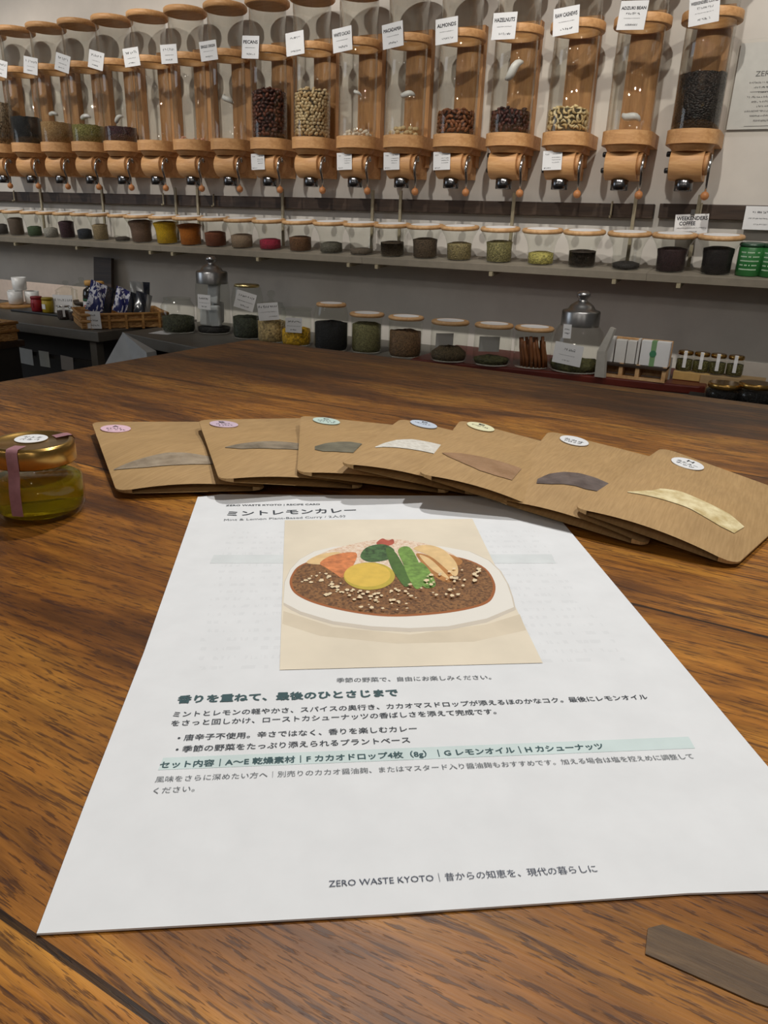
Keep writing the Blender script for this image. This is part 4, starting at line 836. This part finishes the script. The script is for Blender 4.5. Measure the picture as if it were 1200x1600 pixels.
# --- the big glass jars and the red-brown board
rb_pts = [at_z(640, 560, .722), at_z(1095, 604, .722)]
rbx = thing('red_board', 'long red-brown lacquered board under the row of jars beyond the table', 'board', (rb_pts[0].x, 0, ZA))
Lr = rb_pts[1].x - rb_pts[0].x + .01
MB().prism([(0, -.10), (0, -.428), (Lr * .45, -.385), (Lr - .012, -.346), (Lr, -.334), (Lr, -.10)], .0005, .0215).obj('board', M_red, rbx, bevel=.004)
ZB = ZA + .0216
def big_jar(label, px, py, z, r, h, lid_r, fillh, fillcol, sc=300, lid='wood', name='glass_jar', neck=.0, group='big glass jars on the far counter', mound=0):
    b = at_z(px, py, z); q = thing(name, label, 'jar', (b.x, b.y, z + .0003), 0, group)
    hb = h - .012
    prof = [(0, .001), (r * .9, .001), (r * .98, .004), (r, .012), (r, hb * .80), (r * (1 - neck * .6), hb * .92), (r * (1 - neck), hb)]
    MB().lathe(prof, 40, caps=False).obj('glass_body', M_thick, q)
    if lid == 'wood':
        l = MB().cyl((0, 0, hb), lid_r, .010, 40, bev=.003).obj('lid', M_lid, q); MB().cyl((0, 0, hb + .010), lid_r * .72, .0006, 32, bev=.0002).obj('lid_sticker', M_white, l)
    elif lid == 'gold': MB().cyl((0, 0, hb), lid_r, .008, 40, bev=.002).obj('lid', metal('thin_gold_lid', (214, 196, 140), .3), q)
    elif lid == 'tin':
        l = MB().lathe([(lid_r * 1.02, hb - .006), (lid_r * 1.02, hb + .028), (lid_r * .98, hb + .032), (lid_r * .72, hb + .035), (lid_r * .62, hb + .044), (lid_r * .40, hb + .052), (.012, hb + .055), (.010, hb + .060), (.017, hb + .066), (.017, hb + .073), (.010, hb + .079), (0, hb + .080)], 40, caps=False).obj('lid', M_tin, q)
    elif lid == 'glass': MB().lathe([(lid_r, hb), (lid_r, hb + .007), (lid_r * .35, hb + .010), (.006, hb + .014), (.006, hb + .022), (.013, hb + .03), (.010, hb + .042), (0, hb + .045)], 32, caps=False).obj('glass_lid', M_thick, q)
    elif lid == 'flat': MB().lathe([(0, hb), (lid_r, hb), (lid_r, hb + .006), (0, hb + .0065)], 36, caps=False).obj('glass_lid', M_thick, q)
    if fillh:
        ri = r - .003; rr_ = random.Random(int(px)); n = 28
        m_ = MB(); m_.lathe([(0, .004), (ri * .92, .004), (ri, .013), (ri, fillh), (ri * .6, fillh + .004 + mound), (0, fillh + .006 + mound)], n, caps=False)
        m_.v = [(x, y, zz + (rr_.uniform(-.003, .003) if zz > fillh * .98 else 0)) for x, y, zz in m_.v]
        what = fillcol[3]; o = m_.obj('jar_contents', GR('contents_%d' % int(px), fillcol[:3], sc), None, (b.x, b.y, z + .0003)); tag(o, what, fillcol[4], None, 'stuff')
    return q, b
def jtag(q, b, r, dz, w_, h_, roll, lines, off=0.0, seed=0):
    a = math.atan2(CAM.y - b.y, CAM.x - b.x) - off; return card(q, 'jar_label', ((r + .0016) * math.cos(a), (r + .0016) * math.sin(a), dz), w_, h_, lines, a + PI / 2, math.radians(roll), 0, seed=seed)
L3 = [(None, .68, .13, .12, .88), (None, .42, .05, .1, .9), (None, .14, .1, .3, .7)]
q, b = big_jar('wide round glass jar with dark greenish contents right of the bamboo basket', 280, 519, ZA, .055, .118, .044, .050, (66, 68, 50, 'dark greenish dried leaves inside the wide round jar by the basket', 'leaves'), 200, 'flat', neck=.25)
q, b = big_jar('tall glass jar with tin knob lid full of white packets', 335, 520, ZA, .056, .178, .050, 0, None, 0, 'tin', neck=.05)
for k, (dx, dy, dz, rz, ry, lb) in enumerate(((-.018, -.018, .022, 30, 4, 'lower left'), (.020, -.012, .022, 5, -5, 'lower right'), (.0, .022, .030, 60, 2, 'rear'), (.010, -.010, .096, 10, 6, 'topmost'))):
    o = MB().box((0, 0, .034), (.040, .020, .068)).obj('paper_packet', plain('packet_paper_%d' % k, (206, 208, 210), .6, .05, 25, bmp=.3), None, (b.x + dx, b.y + dy, ZA + .002 + dz), (0, math.radians(ry), math.radians(rz)), bevel=.006); tag(o, 'white paper packet in the tall tin-lidded jar, %s one' % lb, 'packet', 'white packets in the tall jar')
o = MB().lathe([(0, .004), (.050, .004), (.053, .010), (.053, .020), (0, .0215)], 28, caps=False).obj('jar_contents', GR('tall_jar_bottom', (44, 42, 42), 200), None, (b.x, b.y, ZA + .0003)); tag(o, 'dark layer at the bottom of the tall jar of white packets', 'contents', None, 'stuff')
jtag(q, b, .0575, .105, .046, .046, 2, L3, .5, 401)
q, b = big_jar('glass jar with thin gold lid and a tilted white tag', 388, 528, ZA, .050, .172, .040, .066, (56, 60, 46, 'dark green leaves in the jar with the tilted white tag', 'leaves'), 220, 'gold', neck=.14)
jtag(q, b, .051, .122, .062, .054, 16, L3, .12, 402)
q, b = big_jar('glass jar with glass knob stopper holding beige contents behind a tag', 425, 534, ZA, .046, .125, .036, .064, (176, 152, 106, 'beige pieces in the knob-stoppered glass jar', 'grain'), 160, 'glass', neck=.16)
jtag(q, b, .047, .098, .064, .052, -6, [(None, .72, .16, .05, .95), (None, .45, .06, .1, .9), (None, .18, .06, .5, .9)], .2, 403)
q, b = big_jar('low glass jar with flat glass lid holding bright yellow contents', 463, 539, ZA, .047, .118, .048, .048, (206, 160, 34, 'bright yellow pieces in the low jar with a flat glass lid', 'grain'), 160, 'flat', neck=.04)
jtag(q, b, .048, .066, .050, .044, 1, L3, .15, 404)
q, b = big_jar('glass jar with wooden lid full of black contents', 517, 547, ZA, .052, .140, .045, .080, (24, 24, 25, 'black tea-like contents in the wooden-lidded jar', 'contents'), 260, 'wood', neck=.12)
q, b = big_jar('glass jar with white-topped wooden lid filled with olive green herbs', 572, 550, ZA, .046, .117, .052, .082, (118, 114, 76, 'olive green herbs in the jar right of the black one', 'herbs'), 420, 'wood')
q, b = big_jar('glass jar with white-topped wooden lid filled with brown grains', 632, 557, ZA, .049, .118, .052, .072, (110, 84, 58, 'coarse brown grains in the jar right of the green herbs', 'grain'), 320, 'wood')
q, b = big_jar('nearly empty wooden-lidded jar with a brown slope of contents', 700, 563, ZB, .050, .108, .051, .022, (96, 82, 60, 'thin brown layer in the first nearly empty jar', 'contents'), 300, 'wood', mound=.010)
jtag(q, b, -.046, .046, .05, .04, 0, [], -.3, 405); 
q, b = big_jar('nearly empty wooden-lidded jar just left of the cinnamon sticks', 767, 569, ZB, .050, .108, .051, .016, (82, 80, 50, 'thin green layer in the jar left of the cinnamon', 'contents'), 200, 'wood')
jtag(q, b, -.046, .046, .056, .04, 0, [], -.2, 406)
q, b = big_jar('wooden-lidded glass jar holding cinnamon sticks', 829, 573, ZB, .048, .106, .051, 0, None, 0, 'wood')
rr_ = random.Random(9); M_cin = wood('cinnamon_bark', (92, 54, 30), (128, 78, 44), (156, 100, 60), (40, 40, 8)); cin0 = None
a0 = math.atan2(CAM.y - b.y, CAM.x - b.x)
spots_ = []
for k in range(16):
    an = a0 + (k % 8 - 3.5) * .30; R_ = .036 - .012 * (k // 8); spots_.append((R_ * math.cos(an), R_ * math.sin(an), -9 - (k % 3) * 4, an))
for k, (x, y, lean, an) in enumerate(spots_):
    if cin0 is None:
        mc = MB().tube([(0, 0, 0), (.001, 0, .03), (-.001, .001, .055), (0, 0, .080)], [.0044, .0048, .0046, .0044], 10); cin0 = mc.mesh('cinnamon_stick', M_cin)
    o = link('cinnamon_stick', cin0, None, (b.x + x + .008, b.y + y, ZB + .004), (0, math.radians(lean * .8), 0)); o.scale = (1, 1, .82 + .2 * rr_.random()); tag(o, 'brown cinnamon stick leaning in the wooden-lidded jar beyond the table', 'cinnamon stick', 'cinnamon sticks in the jar')
q, b = big_jar('large glass jar with tin knob lid and two white labels right of the cinnamon', 897, 579, ZB, .066, .132, .047, .026, (88, 86, 52, 'yellow-green leaves at the bottom of the large tin-lidded jar', 'leaves'), 140, 'tin', neck=.30)
jtag(q, b, .067, .050, .074, .052, 5, [(None, .66, .12, .35, .75), (None, .42, .03, .2, .75), (None, .16, .06, .35, .6)], .30, 407)
jtag(q, b, .064, .105, .022, .034, -2, [(None, .6, .12, .2, .8), (None, .3, .12, .2, .8)], .45, 408)
# paper scoop leaning right of the large jar
p0 = at_y(937, 578, -.36); tp = at_y(956, 512, -.30)
m_ = MB(); pts = [at_y(930, 579, -.385), at_y(945, 580, -.385), at_y(946, 549, -.384), at_y(960, 514, -.375), at_y(954, 511, -.375), at_y(933, 549, -.384)]; pts[0].z = pts[1].z = ZB + .001
bk_ = [p + Vector((.004, .006, 0)) for p in pts]; n = len(pts)
m_.add(pts + bk_, [tuple(range(n)), tuple(range(n, 2 * n))[::-1]] + [(i, n + i, n + (i + 1) % n, (i + 1) % n) for i in range(n)])
o = m_.obj('paper_scoop', plain('scoop_paper', (168, 164, 156), .7, .04)); tag(o, 'pale paper scoop with narrow handle leaning right of the large tin-lidded jar', 'scoop')
# wooden rack with white packets
rk_p = at_z(985, 593, ZB); rk = thing('packet_rack', 'small wooden rack holding white packets right of the large jar', 'rack', (rk_p.x, -.33, ZB))
W2 = .16
for x in (-W2 / 2 + .005, -.028, .012, W2 / 2 - .005): MB().box((x, 0, .018), (.010, .05, .036)).obj('post', M_lid, rk, bevel=.001)
MB().box((0, 0, .032), (W2, .056, .007)).obj('rack_shelf', M_darkwood, rk, bevel=.001); MB().box((0, .025, .05), (W2, .006, .09)).obj('back_panel', M_lid, rk, bevel=.001)
MB().box((0, -.012, .003), (W2, .03, .006)).obj('base_rail', M_lid, rk)
xs = [(-.064, .024, .062, 'leftmost narrow'), (-.036, .026, .056, 'second'), (-.010, .022, .056, 'third'), (.006, .006, .062, 'thin upright')]
for k, (x, w_, h_, lb) in enumerate(xs):
    o = MB().box((0, 0, h_ / 2), (w_, .022, h_)).obj('white_packet', plain('rack_packet_%d' % k, (212, 210, 206), .65, .02), None, (rk_p.x + x, -.338, ZB + .0362), None, bevel=.001); tag(o, 'white packet in the small wooden rack, %s one from the left' % lb, 'packet', 'white packets in the wooden rack')
wp = thing('white_box', 'white packet with green band at the right end of the wooden rack', 'box', (rk_p.x + .046, -.338, ZB + .0362))
MB().box((0, 0, .030), (.068, .024, .060)).obj('packet_body', M_white, wp, bevel=.001); MB().box((-.004, 0, .030), (.012, .0250, .0606)).obj('green_band', plain('green_paper_band', (122, 160, 112), .65, .03), wp); MB().cyl((0, 0, 0), .008, .001, 20, M=Matrix.Translation((-.004, -.0125, .030)) @ Matrix.Rotation(PI / 2, 4, 'X')).obj('green_seal', plain('green_seal', (64, 128, 92), .6, .03), wp)
# four small gold-lidded jars on pale boxes, two large black jars, pale boards behind
pbz = ZA + .0003
for k, (x0, x1, z0, z1, col, lb) in enumerate(((1028, 1052, 602, 556, (168, 166, 160), 'grey-white translucent card standing right of the wooden rack'), (1056, 1200, 606, 572, (176, 168, 158), 'long pale board standing behind the four small gold-lidded jars'))):
    Yb = -.30 if k == 0 else -.14; pa, pb2 = at_y(x0, z0, Yb), at_y(x1, z1, Yb); top = at_y((x0 + x1) / 2, 558 if k == 0 else 562, Yb).z; zb_ = ZB if k == 0 else ZA
    wdt = (pb2.x - pa.x) * (1 if k == 0 else 1.9); o = MB().box((wdt / 2, 0, (top - zb_) / 2), (wdt, .004, top - zb_)).obj('pale_board' if k else 'standing_card', plain('pale_board_%d' % k, col, .7, .02), None, (pa.x, Yb, zb_ + .0005), None); tag(o, lb, 'board' if k else 'card')
bx0 = at_y(1077, 595, -.26)
o = MB().box((0, 0, .0105), (.085, .05, .020)).obj('kraft_box', plain('yellow_card_box', (196, 160, 98), .7, .04), None, (bx0.x + .004, -.262, ZB + .0004), None, bevel=.001); tag(o, 'low yellow-tan box under the leftmost small gold-lidded jar', 'box')
sx = at_y(1130, 598, -.26)
o = MB().box((0, 0, .0205), (.145, .06, .041)).obj('kraft_box', plain('tan_card_box', (168, 140, 100), .7, .04), None, (sx.x + .020, -.262, ZA + .0004), None, bevel=.001); tag(o, 'tan box under the three small jars behind the black jars', 'box')
lbs = ['small gold-lidded jar with white tape, leftmost of four at right', 'small gold-lidded jar with white tape, second of four at right', 'small gold-lidded jar with white tape, third of four at right', 'small gold-lidded jar with white tape, rightmost of four']
for k, px in enumerate((1066, 1092, 1118, 1146)):
    p = at_y(px, 585, -.262); small_jar('pickle_jar', lbs[k], (p.x, -.262, ZA + .0420), .0195, .042, (70, 66, 30), M_gold, True, 'four small gold-lidded jars', .010)
for k, px in enumerate((1134, 1183)):
    p = at_y(px, 597, -.44); z0 = ZA + .0004
    # stands on a dark crate beside the board
    if k == 0:
        o = MB().box((0, 0, 0), (.24, .11, .014)).obj('dark_tray', M_dark, None, (p.x + .045, -.44, ZA + .0075)); tag(o, 'dark tray under the two large black jars beyond the table edge', 'tray')
    small_jar('syrup_jar', ('large black jar with gold lid beyond the table edge, left one', 'large black jar with gold lid at the right edge beyond the table')[k], (p.x, -.44, ZA + .0148), .039, p.z - ZA - .026, (12, 10, 9), M_gold, False, 'two large black jars with gold lids', .012, 1.0)
